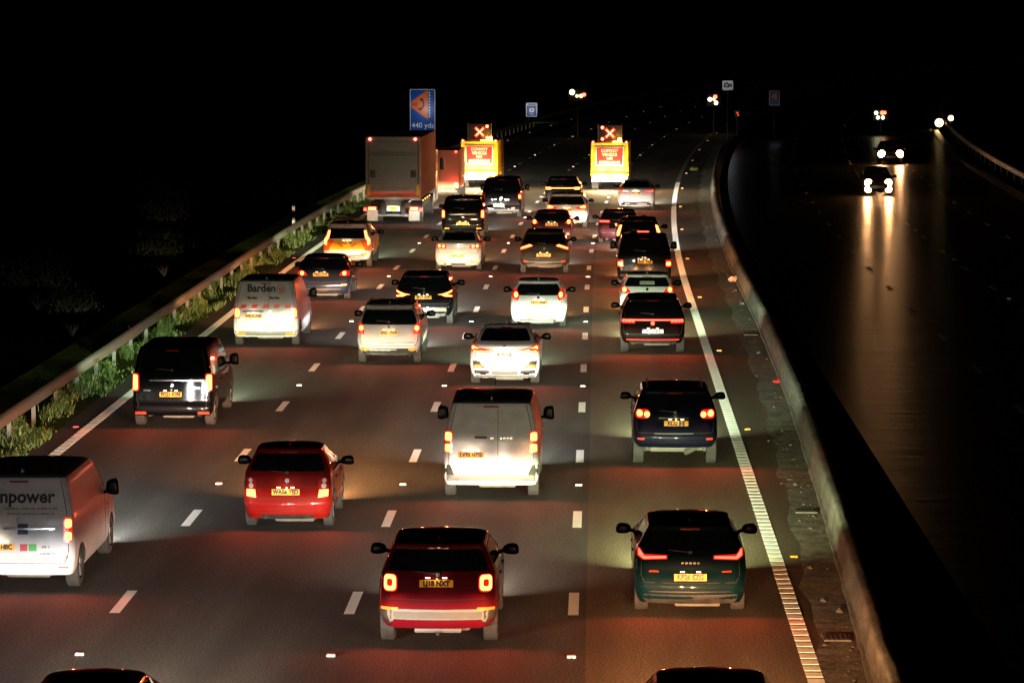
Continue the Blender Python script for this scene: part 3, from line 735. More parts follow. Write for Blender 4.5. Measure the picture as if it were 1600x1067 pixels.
# litter in the gully
rg = random.Random(11); bm = bmesh.new()
for i in range(170):
    D = 44+110*rg.random()**1.2; x = bar_x(D)-.08-abs(rg.gauss(0, .22)); s_ = rg.choice((.015, .02, .03, .03, .06))*rg.uniform(.6, 1.3)
    if x < bar_x(D)-.75: continue
    r = bmesh.ops.create_icosphere(bm, subdivisions=1, radius=s_)
    for v in r['verts']: v.co = Vector((v.co.x*rg.uniform(.7, 1.3), v.co.y*rg.uniform(.8, 1.4), v.co.z*.7*rg.uniform(.6, 1)))+Vector((x+bend(D), D, s_*.4))
tag(link_bm('gravel', bm, mat('gravel', (.06, .052, .04), .9, dirt=.2), smooth=False), kind='stuff')
for D, lb in ((62.5, 'square drain cover in the gully beside the barrier, nearest one'), (49.5, 'sunken drain cover at the foot of the barrier near the bottom of the picture'), (98, 'dark drain cover in the gully level with the light-bar car')):
    o = thing('drain_cover', lb, 'drain cover', (bar_x(D)-.3, D, 0)); bm = bmesh.new(); bx(bm, (0, 0, .018), (.42, .5, .03), 0, .006); link_bm('frame', bm, STEEL, o, smooth=False)
    bm = bmesh.new()
    for k in range(5): bx(bm, (-.15+.075*k, 0, .036), (.028, .4, .008))
    link_bm('grating', bm, DARK, o, smooth=False)
def sagbag(x, D, c, lb, s_=.16, nm='litter'):
    bm = bmesh.new(); r = bmesh.ops.create_icosphere(bm, subdivisions=3, radius=s_); rr_ = random.Random(D)
    for v in r['verts']: v.co = Vector((v.co.x*(1+.35*math.sin(v.co.y*40+3)), v.co.y*(1.3+.3*math.sin(v.co.z*50)), v.co.z*.55*(1+.4*math.sin(v.co.x*45))+s_*.42))
    o = link_bm(nm, bm, mat('litter_'+lb[:6], c, .5)); o.location = (x+bend(D), D, 0); tag(o, lb, 'litter')
sagbag(4.75, 85, (.5, .02, .02), 'small red scrap of litter against the foot of the barrier', .10)
sagbag(5.0, 118, (.5, .3, .22), 'pale crumpled rag lying in the gully beside the dark van', .2)
sagbag(4.85, 108.5, (.10, .22, .35), 'tiny blue scrap of litter in the gully', .07)
sagbag(3.9, 205, (.12, .13, .01), 'tiny yellow-green scrap on the hard strip far down the road', .22)
# verge marker post
mp_ = thing('marker_post', 'slim red and white marker post standing on the verge behind the guardrail', 'marker post', (-14.3+bend(148), 148, 0))
bm = bmesh.new(); bx(bm, (0, 0, .5), (.14, .05, 1.0), 0, .01); link_bm('post', bm, mat('post_white', (.6, .6, .58), .5), mp_)
bm = bmesh.new(); bx(bm, (0, -.03, .72), (.13, .01, .24)); link_bm('reflector', bm, mat('post_red', (.7, .05, .03), .3), mp_, smooth=False)

# ---------------------------------------------------------------- signs
SIGNBLUE = mat('sign_blue', (.006, .075, .36), .4)
SIGNW = mat('sign_white', (.8, .82, .85), .4); SIGNO = mat('sign_orange', (.85, .15, .012), .4)
POSTM = mat('sign_post', (.015, .015, .015), .8)
def flat(bm, pts, y, mi, th=.006):
    vs = [bm.verts.new((x, y, z)) for x, z in pts]; f = bm.faces.new(vs); f.material_index = mi
    r = bmesh.ops.extrude_face_region(bm, geom=[f])
    for v in r['geom']:
        if isinstance(v, bmesh.types.BMVert): v.co.y += th
    for f in bm.faces:
        pass
def wr(bm, body, size, x, z, y, mi, bold=.0, sx=1):
    vs, fs = text_bm(body, size, 'CENTER', bold, sx); V = [bm.verts.new((x+a, y, z+b_)) for a, b_ in vs]
    for f in fs:
        try: q = bm.faces.new([V[i] for i in f]); q.material_index = mi
        except ValueError: pass
def sign(nm, lb, cat, x, D, z0, wd, h, draw, rz=0, mats=None, nposts=2, gp=None):
    t = thing(nm, lb, cat, (x+bend(D), D, 0), rz, gp)
    bm = bmesh.new(); flat(bm, rr(-wd/2, wd/2, z0, z0+h, .08), 0, 0, .03); bmesh.ops.recalc_face_normals(bm, faces=bm.faces)
    link_bm('sign_face', bm, [SIGNW, SIGNBLUE, SIGNO, INK, mat('sign_green', (.02, .35, .12), .4)] if mats is None else mats, t, smooth=False)
    b2 = bmesh.new(); draw(b2, wd, h, z0); link_bm('legend', b2, [SIGNW, SIGNBLUE, SIGNO, INK, MT['sign_green']], t, smooth=False)
    bm = bmesh.new()
    for k in range(nposts): 
        px = 0 if nposts == 1 else (-wd*.28 if k == 0 else wd*.28); cyl(bm, (px, .07, 0), (px, .07, z0+h*.8), .045, n=10)
    link_bm('post', bm, POSTM, t); return t
def d_phone(bm, wd, h, z0):
    flat(bm, rr(-wd/2+.05, wd/2-.05, z0+.05, z0+h-.05, .06), -.008, 1)
    c = z0+h*.635
    flat(bm, [(-.76, c+.20), (.38, c+1.02), (.38, c-1.0), (-.76, c-.22)], -.016, 2)
    for k in range(9):
        zz = c-.86+.2*k; flat(bm, [(.43, zz), (.53, zz+.03), (.53, zz+.13), (.43, zz+.10)], -.016, 0)
    # handset
    pts = []
    for k in range(9): a = math.radians(60-150*k/8); pts.append((-.22+.36*math.cos(a), c-.02+.36*math.sin(a)+.05))
    for k in range(8, -1, -1): a = math.radians(60-150*k/8); pts.append((-.22+.26*math.cos(a), c-.02+.26*math.sin(a)+.05))
    flat(bm, pts, -.024, 3)
    flat(bm, rr(-.16, .06, c+.26, c+.42, .04), -.030, 3); flat(bm, rr(-.28, -.04, c-.38, c-.22, .04), -.030, 3)
    wr(bm, 'SOS', .22, -.52, c+.0, -.024, 3, .004)
    wr(bm, '440 yds', .50, .02, z0+.38, -.016, 0, .008)
ph = sign('phone_sign', 'large blue sign with orange emergency telephone arrow and distance, above the lorry', 'road sign', -14.85, 220, 1.95, 1.75, 2.85, d_phone, math.radians(-8))
def d_loc(bm, wd, h, z0):
    flat(bm, rr(-wd/2+.08, wd/2-.08, z0+.08, z0+h-.28, .05), -.008, 1); [flat(bm, rr(-.3+.17*k, -.18+.17*k, z0+h-.21, z0+h-.10, .02), -.008, 3) for k in range(4)]
    flat(bm, rr(-.22, .22, z0+.42, z0+.78, .1), -.016, 0); flat(bm, rr(-.10, .10, z0+.52, z0+.68, .04), -.024, 1); flat(bm, rr(-.2, .2, z0+.19, z0+.28, .03), -.016, 0)
sign('location_sign', 'small white-bordered blue location sign far beyond the left convoy truck', 'road sign', -15.1, 301, .5, 1.05, 1.3, d_loc)
def d_cam(bm, wd, h, z0):
    c = z0+h/2; flat(bm, rr(-.28, .14, c-.16, c+.16, .03), -.008, 3); flat(bm, [(.14, c-.08), (.32, c-.16), (.32, c+.16), (.14, c+.08)], -.008, 3); flat(bm, circ(-.08, c, .07), -.016, 0)
    flat(bm, rr(-.14, .0, c+.16, c+.24, .02), -.008, 3)
sign('camera_sign', 'small white speed camera sign on a tall post at the central reserve', 'road sign', 5.35, 245, 4.2, .82, .72, d_cam, nposts=1)
def d_phone2(bm, wd, h, z0):
    flat(bm, rr(-wd/2+.04, wd/2-.04, z0+.04, z0+h-.04, .06), -.008, 1); c = z0+h*.62; flat(bm, [(-.3, c), (.2, c+.36), (.2, c-.36)], -.016, 2)
    flat(bm, [(-.34, z0+.1), (.3, z0+.1), (.1, z0+.42), (-.34, z0+.5)], -.016, 1);
sign('phone_sign', 'dim blue and orange telephone sign beyond the central reserve', 'road sign', 8.6, 262, 2.6, .85, 1.2, d_phone2, nposts=1)
# distant signal heads: small dark boxes on posts with lit lamps
LG = mat('green_white_lamp', (.6, .8, .5), .3, emis=(.85, 1, .55), es=7); LR = mat('red_signal_lamp', (.8, .1, .05), .3, emis=(1, .07, .03), es=8)
LO = mat('orange_signal_lamp', (.8, .3, .05), .3, emis=(1, .42, .14), es=8)
def signal(lb, x, y, D, lamps):
    """x, z of the cluster in metres; lamps = [(dx, dz, r, material)]"""
    t = thing('signal_post', lb, 'signal', (x, D, 0), 0, 'distant lit signals'); w0 = max(abs(q[0])+q[2] for q in lamps)+.1; h0 = max(abs(q[1])+q[2] for q in lamps)+.1
    box_obj('housing', (0, .12, y), (2*w0, .2, 2*h0), BLACKP, t, .03)
    bm = bmesh.new(); cyl(bm, (0, .14, 0), (0, .14, y-h0), .06, n=8); link_bm('post', bm, POSTM, t)
    for dx, dz, r, m in lamps:
        bm = bmesh.new(); q = bmesh.ops.create_icosphere(bm, subdivisions=2, radius=r)
        for v in q['verts']: v.co = Vector((v.co.x+dx, v.co.y*.5, v.co.z+y+dz))
        link_bm('lamp', bm, m, t)
def place(px, py, D):
    s_ = 5050/(D*.995+.95); return (px-935)/s_, H_CAM-(py-30)/s_/.995, D
x, z, D = place(903, 147, 262); signal('distant signal with pale green lamp at left and red-orange lamps at right, above the trucks', x, z, D, [(-.45, .2, .22, LG), (-.05, -.1, .12, LO), (.28, -.1, .15, LO), (.52, .0, .15, LR)])
x, z, D = place(1115, 155, 272); signal('distant signal with a red lamp over two pale green ones below the camera sign', x, z, D, [(.12, .26, .17, LR), (-.32, .05, .17, LG), (.0, .06, .12, LO), (.2, -.25, .16, LG)])
x, z, D = place(1375, 178, 268); signal('distant signal with one red and three pale green lamps over the oncoming headlights', x, z, D, [(-.38, .16, .15, LG), (.12, .18, .17, LR), (.32, .18, .14, LR), (-.22, -.22, .14, LG), (.18, -.22, .14, LG)])
x, z, D = place(1152, 176, 265); signal('very faint red lamp on a thin post beyond the central barrier', x, z, D, [(0, .05, .07, DIMGLOW), (.07, -.12, .06, DIMGLOW)])
def worklamp(lb, px, py, r, D):
    x, z, D = place(px, py, D); t = thing('work_lamp', lb, 'lamp', (x, D, 0), 0, 'lit lamps beyond the far verge')
    bm = bmesh.new(); cyl(bm, (0, .15, 0), (0, .15, z-.1), .04, n=8); link_bm('post', bm, POSTM, t); box_obj('housing', (0, .15, z), (.5, .16, .4), BLACKP, t, .03)
    bm = bmesh.new(); q = bmesh.ops.create_icosphere(bm, subdivisions=3, radius=r)
    for v in q['verts']: v.co = Vector((v.co.x, v.co.y*.5, v.co.z+z))
    link_bm('lamp', bm, mat('work_lamp_glow', (.9, .8, .6), .3, emis=(1, .68, .26), es=9), t)
    glow_lamp(t, (0, -.4, z), (1, .7, .35), 1.5, .1, 'work_lamp_light')
worklamp('bright yellow lamp beyond the far guardrail, the larger of two', 1466, 190, .36, 282); worklamp('paler smaller lamp beyond the far guardrail, right of the yellow one', 1484, 183, .24, 290)
def sign_fill(t, z, y=-1.6, e=9): glow_lamp(t, (0, y, z), (.85, .92, 1), e, .05, 'sign_fill_light')  # added point light before a sign, stands in for retroreflection
# ---------------------------------------------------------------- vehicles
HAL = (1, .46, .18); LED = (.80, 1, .62); XEN = (1, 1, .93); WRM = (1, .80, .60)
E0 = 11500
WHITE = paint('white', (.50, .51, .56), .4, dirt=.25)
BLACK = paint('black', (.0012, .0012, .0018), .2, dirt=.01)
# --- near red crossover (lane three)
c = Car('crossover_car', 'dark red crossover with square ring tail lights, nearest car in the middle of the picture', 'car', 'suv', -2.43, 49.3, 1.86, 4.25, 1.6, paint('cherry', (.085, .002, .007), .3, dirt=.06))
c.rear_window(1.16, 1.47, .16); c.windows(); c.wheels(.225); c.mirrors(1.13)
ring = lambda x0, x1, z0, z1: [(rr(x0, x1, z0, z1, .06), 1, .0), (rr(x0+.055, x1-.055, z0+.065, z1-.06, .03), 0, .006)]
c.tails([(rr(.635, .865, .845, 1.115, .07), 0, -.004)]+ring(.655, .85, .865, 1.10), light=1.5)
c.plate('LJ18 NXT', -.02, .985); c.tailgate(.74, 1.50, .09)
c.insert('bumper_insert', .80, .40, .60, GREYP, .04); c.insert('skid_trim', .70, .46, .56, SILVERP, .03, off=.012)
for sg in (1, -1):
    p = [(.72, .60), (.99, .60), (1.1, .56), (1.1, .34), (.74, .36)]; c.decal('bumper_corner', p if sg > 0 else mir(p), BLACKP, off=.005)
c.decal('lower_bumper', [(-.74, .38), (-.68, .44), (.68, .44), (.74, .38), (.66, .315), (-.66, .315)], c.pm, off=.03, t=.0)
c.reflectors(.62, .92, .585, .625, AMBER); c.under(((.0, .22),)); c.extras(badge_z=1.10, bright=False)
bm = bmesh.new(); bx(bm, (0, .3, .25), (.72, .3, .07), 0, .02); link_bm('underbody_shield', bm, SILVERP, c.root)
c.beams(WRM, E0)
# --- micra-like red hatch (lane two)
c = Car('hatchback_car', 'bright red small hatchback with rounded boot between the white van and the red crossover', 'car', 'hatch', -5.82, 60.6, 1.70, 3.75, 1.54, paint('red', (.14, .003, .002), .3, dirt=.15))
c.rear_window(1.10, 1.40, .15); c.windows(); c.wheels(.19); c.mirrors(1.06)
c.tails([(rr(.60, .80, .60, .98, .07), 4, -.004), ([(.60, .62), (.80, .64), (.80, .76), (.62, .76)], 1, 0), (circ(.70, .83, .05), 2, 0), (circ(.71, .93, .042), 2, 0)], light=.9, at=(.7, .70))
c.plate('WA56 YED', -.02, .73, light=.05); c.tailgate(.60, 1.46, .12); c.insert('bumper_insert', .52, .215, .30, BLACKP, .05)
c.decal('bumper_moulding', rr(-.80, .80, .44, .47, .01), c.pm, off=.016); c.decal('bumper_moulding', rr(-.80, .80, .34, .365, .01), c.pm, off=.016)
c.under(((-.40, .25),)); c.extras(badge_z=.93); c.beams((1, .40, .13), E0*2.6)
# --- near left white van with writing
c = Car('panel_van', 'white panel van with black lettering and colour squares, cut off by the left edge', 'van', 'van', -9.67, 53.9, 1.92, 5.0, 1.98, WHITE, rear_tweak=None)
c.windows(front_only=True, pillar=3.35); c.wheels(.225); c.mirrors(1.25, big=True)
c.tails([(rr(.775, .925, .84, 1.27, .05), 0, -.003), (rr(.795, .905, 1.09, 1.235, .03), 1, 0), (rr(.795, .905, .87, 1.02, .03), 1, 0)], light=1.2)
c.plate('KY19 HBC', -.33, .77, light=.04); c.tailgate(.50, 1.86, .10); c.write('npower', .30, .14, 1.60, INK, c.body, bold=.009, name='lettering')
mat('grey_lettering', (.16, .16, .18), .5)
def marks(x0, x1, z, h, seed):
    r = random.Random(seed); polys = []; x = x0
    while x < x1:
        wd = r.uniform(.012, .05)
        polys.append((rr(x, min(x+wd, x1), z, z+h*r.uniform(.7, 1), .003), 0, 0)); x += wd+r.choice((.008, .008, .03))
    c.decal('small_lettering', polys, MT['grey_lettering'], off=.005, step=1, skirt=.002)
marks(-.25, .66, 1.395, .035, 1)
marks(-.2, .62, 1.31, .028, 2)
NAVY = mat('navy_decal', (.012, .015, .05), .5); GRN = mat('green_decal', (.03, .33, .05), .5); RDD = mat('red_decal', (.40, .015, .03), .5)
c.decal('logo_square', [(-.02, .98), (.16, .98), (.16, 1.01), (.06, 1.01), (.06, 1.08), (.16, 1.08), (.16, 1.16), (-.02, 1.16)], NAVY, off=.005)
c.decal('red_square', rr(.02, .15, .70, .82, .004), RDD, off=.005); c.decal('green_square', rr(.17, .31, .70, .82, .004), GRN, off=.005)
marks(.40, .54, .75, .05, 3); marks(.36, .62, .64, .04, 4)
c.decal('door_trim', rr(-.28, .62, 1.06, 1.085, .008), CHROME, off=.012)
c.decal('rear_step', [(-.86, .315), (.86, .315), (.86, .44), (-.86, .44)], GREYP, off=.006) if False else None
c.reflectors(.70, .86, .42, .455); c.under(()); c.extras(wiper=False, badge_z=1.22); c.beams(XEN, E0, z=.75)
# --- black people van
c = Car('people_carrier', 'black van-shaped people carrier with upright tail lights beside the green verge', 'van', 'van', -9.98, 75.8, 1.93, 5.0, 1.93, BLACK)
c.rear_window(1.20, 1.78, .14); c.windows(); c.wheels(.225); c.mirrors(1.22, big=True)
c.tails([(rr(.80, 1.0, .86, 1.28, .05), 0, -.003), (rr(.835, .96, .89, 1.25, .04), 1, 0)], light=1.2)
c.plate('PO21 KVM', -.03, .79, light=.04); c.tailgate(.50, 1.84, .10); c.decal('chrome_strip', rr(-.55, .75, 1.10, 1.13, .01), CHROME, off=.012)
c.reflectors(.63, .90, .33, .385); c.decal('bumper_step', rr(-.85, .85, .47, .52, .02), c.pm, off=.02); c.write('TAXI', .07, -.60, .88, CHROME, c.body) if False else c.decal('chrome_mark', rr(-.70, -.52, .86, .90, .01), CHROME, off=.006)
c.decal('chrome_mark', rr(.45, .66, .92, .96, .01), CHROME, off=.006); c.under(()); c.extras(badge_z=1.0); c.beams(LED, E0*1.1, z=.78)
# --- sign-written white van further
c = Car('panel_van', 'white panel van with dark lettering and a row of red slanted stripes across its doors', 'van', 'van', -9.72, 94.7, 1.95, 5.0, 1.97, WHITE)
c.windows(front_only=True, pillar=3.35); c.wheels(.225); c.mirrors(1.25, big=True)
c.tails([(rr(.77, .97, .82, 1.15, .06), 0, -.003), (rr(.79, .93, .85, 1.12, .06), 1, 0)], light=1.2)
c.plate('WR70 FGE', -.36, .90, light=.04); c.decal('door_handle', rr(-.70, -.06, 1.015, 1.055, .015), BLACKP, off=.02)
c.write('Barden', .30, -.13, 1.70, INK, c.body, bold=.011); c.write('Barden', .105, -.40, 1.43, INK, c.body, bold=.006); c.write('Barden', .105, .27, 1.43, INK, c.body, bold=.006)
for k in range(24):
    pass
ro = circ(.46, 1.68, .135, 20); ri = circ(.46, 1.68, .115, 20)
c.decal('round_logo', [([ro[k], ro[(k+1) % 20], ri[(k+1) % 20], ri[k]], 0, 0) for k in range(20)]+[([(.38, 1.66), (.44, 1.74), (.46, 1.72), (.41, 1.64)], 0, 0), ([(.46, 1.63), (.49, 1.73), (.51, 1.72), (.49, 1.62)], 0, 0), ([(.43, 1.62), (.52, 1.66), (.53, 1.64), (.45, 1.60)], 0, 0)], RDD, off=.005, step=1)
for k in range(5):
    x = -.78+.335*k; c.decal('red_stripe', [(x, 1.13), (x+.17, 1.13), (x+.23, 1.235), (x+.06, 1.235)], mat('red_reflective', (.62, .015, .03), .4), off=.005)
c.decal('badge', [(.13, .94), (.18, 1.01), (.13, 1.08), (.08, 1.01)], CHROME, off=.012, step=1)
c.reflectors(.60, .88, .345, .41, AMBER); c.decal('rear_bumper', [(-.90, .335), (.90, .335), (.93, .47), (-.93, .47)], GREYP, off=.008); c.tailgate(.49, 1.87, .10)
c.strip('door_seam', [(.10, .5), (.10, 1.85)], .012, DARK); c.under(()); c.extras(wiper=False, badge=False); c.beams(HAL, E0*1.2, z=.75)
# --- dark hatchback
c = Car('hatchback_car', 'dark grey hatchback tucked between the sign-written van and the yellow patrol car', 'car', 'hatch', -9.38, 110.5, 1.82, 4.3, 1.5, paint('slate', (.008, .010, .018), .3, dirt=.05))
c.rear_window(1.04, 1.38, .15); c.windows(); c.wheels(); c.mirrors(1.02)
c.tails([([(.56, .84), (.80, .80), (1.0, .84), (1.0, .95), (.80, 1.02), (.62, .95)], 0, 0), (circ(.74, .91, .07), 1, .004)], light=1.2)
c.plate('ND14 JTX', -.08, .87); c.insert('bumper_insert', .62, .24, .40, BLACKP, .06); c.reflectors(.64, .84, .50, .55, AMBER); c.tailgate(.62, 1.40); c.under(); c.extras(); c.beams(HAL, E0*1.2)
# --- yellow patrol car
c = Car('patrol_car', 'yellow and orange road patrol estate with tall curved tail lights behind the lorry', 'car', 'suv', -9.72, 124.9, 1.90, 4.7, 1.72, WHITE)
YEL = mat('fluorescent_yellow', (.80, .42, .01), .4); ORG = mat('reflective_orange', (.75, .10, .01), .4)
c.rear_window(1.12, 1.50, .20); c.windows(); c.wheels(); c.mirrors(1.18)
c.decal('tailgate_chevrons', [([(-.50, 1.06), (.50, 1.06), (.72, .70), (-.72, .70)], 0, .001), ([(-.78, 1.12), (-.50, 1.06), (-.72, .66), (-1.0, .64), (-1.0, .88)], 1, 0), ([(.78, 1.12), (.50, 1.06), (.72, .66), (1.0, .64), (1.0, .88)], 1, 0),
  ([(-.36, .92), (-.28, .98), (-.12, .82), (-.22, .80)], 1, .004), ([(.36, .92), (.28, .98), (.12, .82), (.22, .80)], 1, .004)], YEL, off=.006, mats=[YEL, ORG])
c.decal('side_panel', [(.9, .62), (4.0, .62), (4.0, .95), (.9, .95)], YEL, 'R', off=.005, step=.3); c.decal('side_panel', [(1.6, .66), (2.4, .66), (2.4, .92), (1.6, .92)], ORG, 'R', off=.009, step=.3)
c.tails([([(.66, 1.42), (.74, 1.42), (.80, 1.22), (.93, 1.08), (.93, .90), (.84, .86), (.80, .90), (.80, 1.04), (.72, 1.14)], 1, .0)], light=1.6, at=(.84, 1.05))
c.plate('KX70 TRF', 0, .96, light=.03); c.reflectors(.55, .80, .50, .57, AMBER); c.insert('bumper_insert', .7, .36, .50, GREYP, .05)
c.under(); c.extras(badge=False, rails=True, wiper=False)
bm = bmesh.new(); bx(bm, (0, 2.2, 1.78), (1.25, .28, .09), 0, .03); link_bm('light_bar', bm, mat('unlit_amber', (.25, .10, .01), .2, coat=.5), c.root)
c.beams(LED, E0, z=.75)
# --- silver estate lane two
c = Car('saloon_car', 'silver saloon with two round lamps each side, directly behind the black minivan with vertical lamps', 'car', 'saloon', -5.36, 123.6, 1.80, 4.6, 1.46, paint('silver', (.40, .40, .38), .35, .3, dirt=.2))
c.rear_window(1.12, 1.36, .18); c.windows(); c.wheels(); c.mirrors(1.03)
c.tails([(rr(.44, .88, .84, 1.0, .06), 0, 0), (circ(.58, .92, .055), 1, .004), (circ(.74, .93, .06), 1, .004)], light=.9)
c.plate('YB12 LUK', -.02, .56, light=.02); c.reflectors(.45, .74, .33, .37, AMBER); c.insert('bumper_insert', .3, .21, .27, BLACKP, .04); c.tailgate(.66, 1.03, .12); c.under(((-.5, .25),)); c.extras(badge_z=.95, wiper=False); c.beams(HAL, E0)
# --- black crossover with boomerang lamps
c = Car('crossover_car', 'black crossover with forked boomerang tail lights ahead of the pale estate', 'car', 'suv', -5.44, 101.4, 1.84, 4.4, 1.62, BLACK)
c.rear_window(1.16, 1.48, .16); c.windows(); c.wheels(); c.mirrors(1.13)
c.tails([([(.44, .96), (.62, 1.0), (.95, 1.12), (1.0, .98), (.95, .88), (.66, .90)], 4, -.003), ([(.44, .96), (.62, .99), (.93, 1.10), (.93, 1.05), (.66, .945)], 1, 0), ([(.58, .935), (.70, .96), (.93, .93), (.93, .885), (.68, .90)], 1, 0)], light=1.2)
c.plate('EK17 PDV', -.02, .88, light=.04); c.insert('skid_trim', .72, .30, .56, SILVERP, .05); c.insert('bumper_insert', .45, .24, .36, STEEL, .05, off=.01)
c.reflectors(.50, .72, .47, .50, AMBER); c.tailgate(.68, 1.5); c.under(); c.extras(badge_z=1.05); c.beams(XEN, E0*.9)
# --- pale estate (forester)
c = Car('estate_car', 'pale silver upright estate with roof spoiler and twin exhausts in the second lane', 'car', 'suv', -5.8, 89.9, 1.80, 4.55, 1.68, paint('champagne', (.32, .30, .29), .4, .2, dirt=.2))
c.rear_window(1.10, 1.50, .16); c.windows(); c.wheels(); c.mirrors(1.16)
c.tails([([(.70, .84), (.94, .84), (.94, 1.12), (.78, 1.14), (.70, 1.02)], 0, -.003), (circ(.80, 1.0, .075), 1, .002), (rr(.73, .85, .85, .91, .02), 5, .002)], light=1.2, at=(.8, 1.0))
c.plate('GF63 OWR', 0, .88, light=.03); c.decal('chrome_strip', rr(-.70, .72, .60, .625, .01), mat('dark_red_trim', (.12, .02, .02), .4), off=.012)
c.insert('bumper_insert', .80, .27, .46, BLACKP, .05); c.reflectors(.56, .82, .39, .45, AMBER); c.tailgate(.52, 1.55); c.under(((-.58, .27), (.58, .27))); c.extras(badge_z=1.04, rails=True)
c.decal('roof_spoiler', rr(-.62, .62, 1.545, 1.60, .02), c.pm, off=.05, t=.01); c.beams(XEN, E0*.9)
# --- white coupe-saloon (bmw)
c = Car('saloon_car', 'bright white sporty saloon with slim wide tail lights just ahead of the plain white van', 'car', 'saloon', -2.43, 84.8, 1.86, 4.75, 1.46, paint('bright_white', (.58, .56, .60), .35, dirt=.08))
c.rear_window(1.12, 1.37, .17); c.windows(); c.wheels(.24); c.mirrors(1.03)
c.tails([([(.30, .90), (.38, .88), (.62, .86), (1.0, .88), (1.0, 1.06), (.90, 1.07), (.62, .98), (.40, .945)], 0, -.003), ([(.36, .90), (.62, .875), (.86, .875), (.86, .91), (.62, .90), (.36, .92)], 1, 0), ([(.66, .965), (.88, 1.03), (.95, 1.0), (.92, .93), (.84, .96)], 1, 0)], light=1.2, at=(.8, .96))
c.plate('BV72 XSL', 0, .80, mat('pale_plate', (.8, .68, .35), .4), light=.03)
for sg in (1, -1):
    f = lambda p: p if sg > 0 else mir(p)
    c.decal('bumper_duct', f([(.52, .46), (.86, .46), (.90, .64), (.70, .64)]), BLACKP, off=.005); c.decal('bumper_vent', f([(.42, .31), (.82, .31), (.86, .40), (.42, .40)]), BLACKP, off=.005)
    c.decal('reflector', f(rr(.60, .84, .49, .54, .01)), AMBER, off=.012); c.decal('exhaust', f(rr(.50, .66, .30, .36, .02)), CHROME, off=.01, t=.02)
c.insert('diffuser', .36, .28, .40, GREYP, .02, off=.01); c.decal('bumper_lip', rr(-.80, .80, .225, .26, .01), SILVERP, off=.02)
c.tailgate(.62, 1.04, .12); c.under(()); c.extras(badge_z=1.0, wiper=False); c.write('i4', .09, 0, .97, INK, c.body) if False else None; c.beams(LED, E0*1.1)
# --- plain white van lane three
c = Car('panel_van', 'plain white van with black handle and double stacked tail lights in the third lane', 'van', 'van', -2.12, 64.6, 1.95, 4.95, 1.98, paint('offwhite', (.46, .455, .50), .42, dirt=.3))
c.windows(front_only=True, pillar=3.3); c.wheels(.225); c.mirrors(1.30, big=True)
c.tails([(rr(.79, .965, 1.155, 1.37, .045), 0, -.002), (rr(.79, .965, .93, 1.14, .045), 0, -.002), (rr(.81, .945, 1.18, 1.345, .035), 1, .0), (rr(.81, .945, .955, 1.115, .035), 1, 0)], light=1.5)
c.plate('LV70 NTG', -.40, .90, light=.03); c.decal('plate_recess', rr(-.72, -.08, .815, 1.02, .05), c.pm, off=.006)
c.decal('door_handle', rr(-.34, -.08, 1.225, 1.27, .02), BLACKP, off=.03); c.decal('chrome_mark', rr(-.02, .05, 1.215, 1.25, .01), CHROME, off=.006); c.write('EXPERT', .07, .28, 1.235, CHROME, c.body, bold=.003) if False else [c.decal('chrome_mark', rr(.18+.07*k, .23+.07*k, 1.215, 1.25, .01), CHROME, off=.006) for k in range(4)]
for sg in (1, -1):
    p = [(.76, .50), (1.02, .50), (1.02, .70), (.84, .70)]; c.decal('bumper_corner', p if sg > 0 else mir(p), BLACKP, off=.005)
c.decal('rear_bumper', [(-.92, .385), (.92, .385), (.92, .50), (-.92, .50)], SILVERP, off=.009); c.reflectors(.66, .80, .40, .44)
c.strip('door_seam', [(.14, .52), (.14, 1.86)], .012, mat('seam_grey', (.15, .15, .14), .8)); c.tailgate(.52, 1.87, .10); c.under(()); 
bm = bmesh.new()
for sg in (1, -1):
    cyl(bm, (sg*.78, .7, .36), (sg*.45, .5, .30), .05, n=8); cyl(bm, (sg*.45, .5, .30), (sg*.2, .6, .36), .05, n=8)
link_bm('suspension_arm', bm, STEEL, c.root)
c.extras(wiper=False, badge=False)
bm = bmesh.new(); cyl(bm, (0, 3.0, 1.97), (0, 2.92, 2.18), .012, .006, 6); link_bm('roof_aerial', bm, BLACKP, c.root)
c.beams(XEN, E0, z=.8)
# --- white small hatch
c = Car('hatchback_car', 'gleaming white small hatchback with high triangular tail lights in the third lane', 'car', 'hatch', -1.84, 100.5, 1.74, 3.95, 1.49, paint('clean_white', (.56,.57,.62), .35, dirt=.05))
zz = [(x, 1.04+.02*abs(x)) for x in (-.60, 0, .60)]
c.rear_window(1.02, 1.36, .17); c.windows(); c.wheels(.2); c.mirrors(1.03)
c.tails([([(.60, .96), (.66, .86), (.80, .92), (.92, 1.0), (.80, 1.20), (.70, 1.22), (.63, 1.08)], 0, 0), (circ(.71, 1.03, .065, rz=.085), 1, .004)], light=1.3)
c.plate('LR13 WMU', .02, .80, light=.02); c.decal('bumper_insert', [(-.64, .225), (-.50, .38), (-.25, .44), (.25, .44), (.50, .38), (.64, .225)], GREYP, off=.005)
c.reflectors(.62, .74, .45, .48, RDD); c.tailgate(.66, 1.42, .12); c.under(((.5, .22),)); c.extras(badge_z=.95); c.decal('spoiler', rr(-.60, .60, 1.385, 1.42, .015), c.pm, off=.05, t=.01); c.beams(HAL, E0)
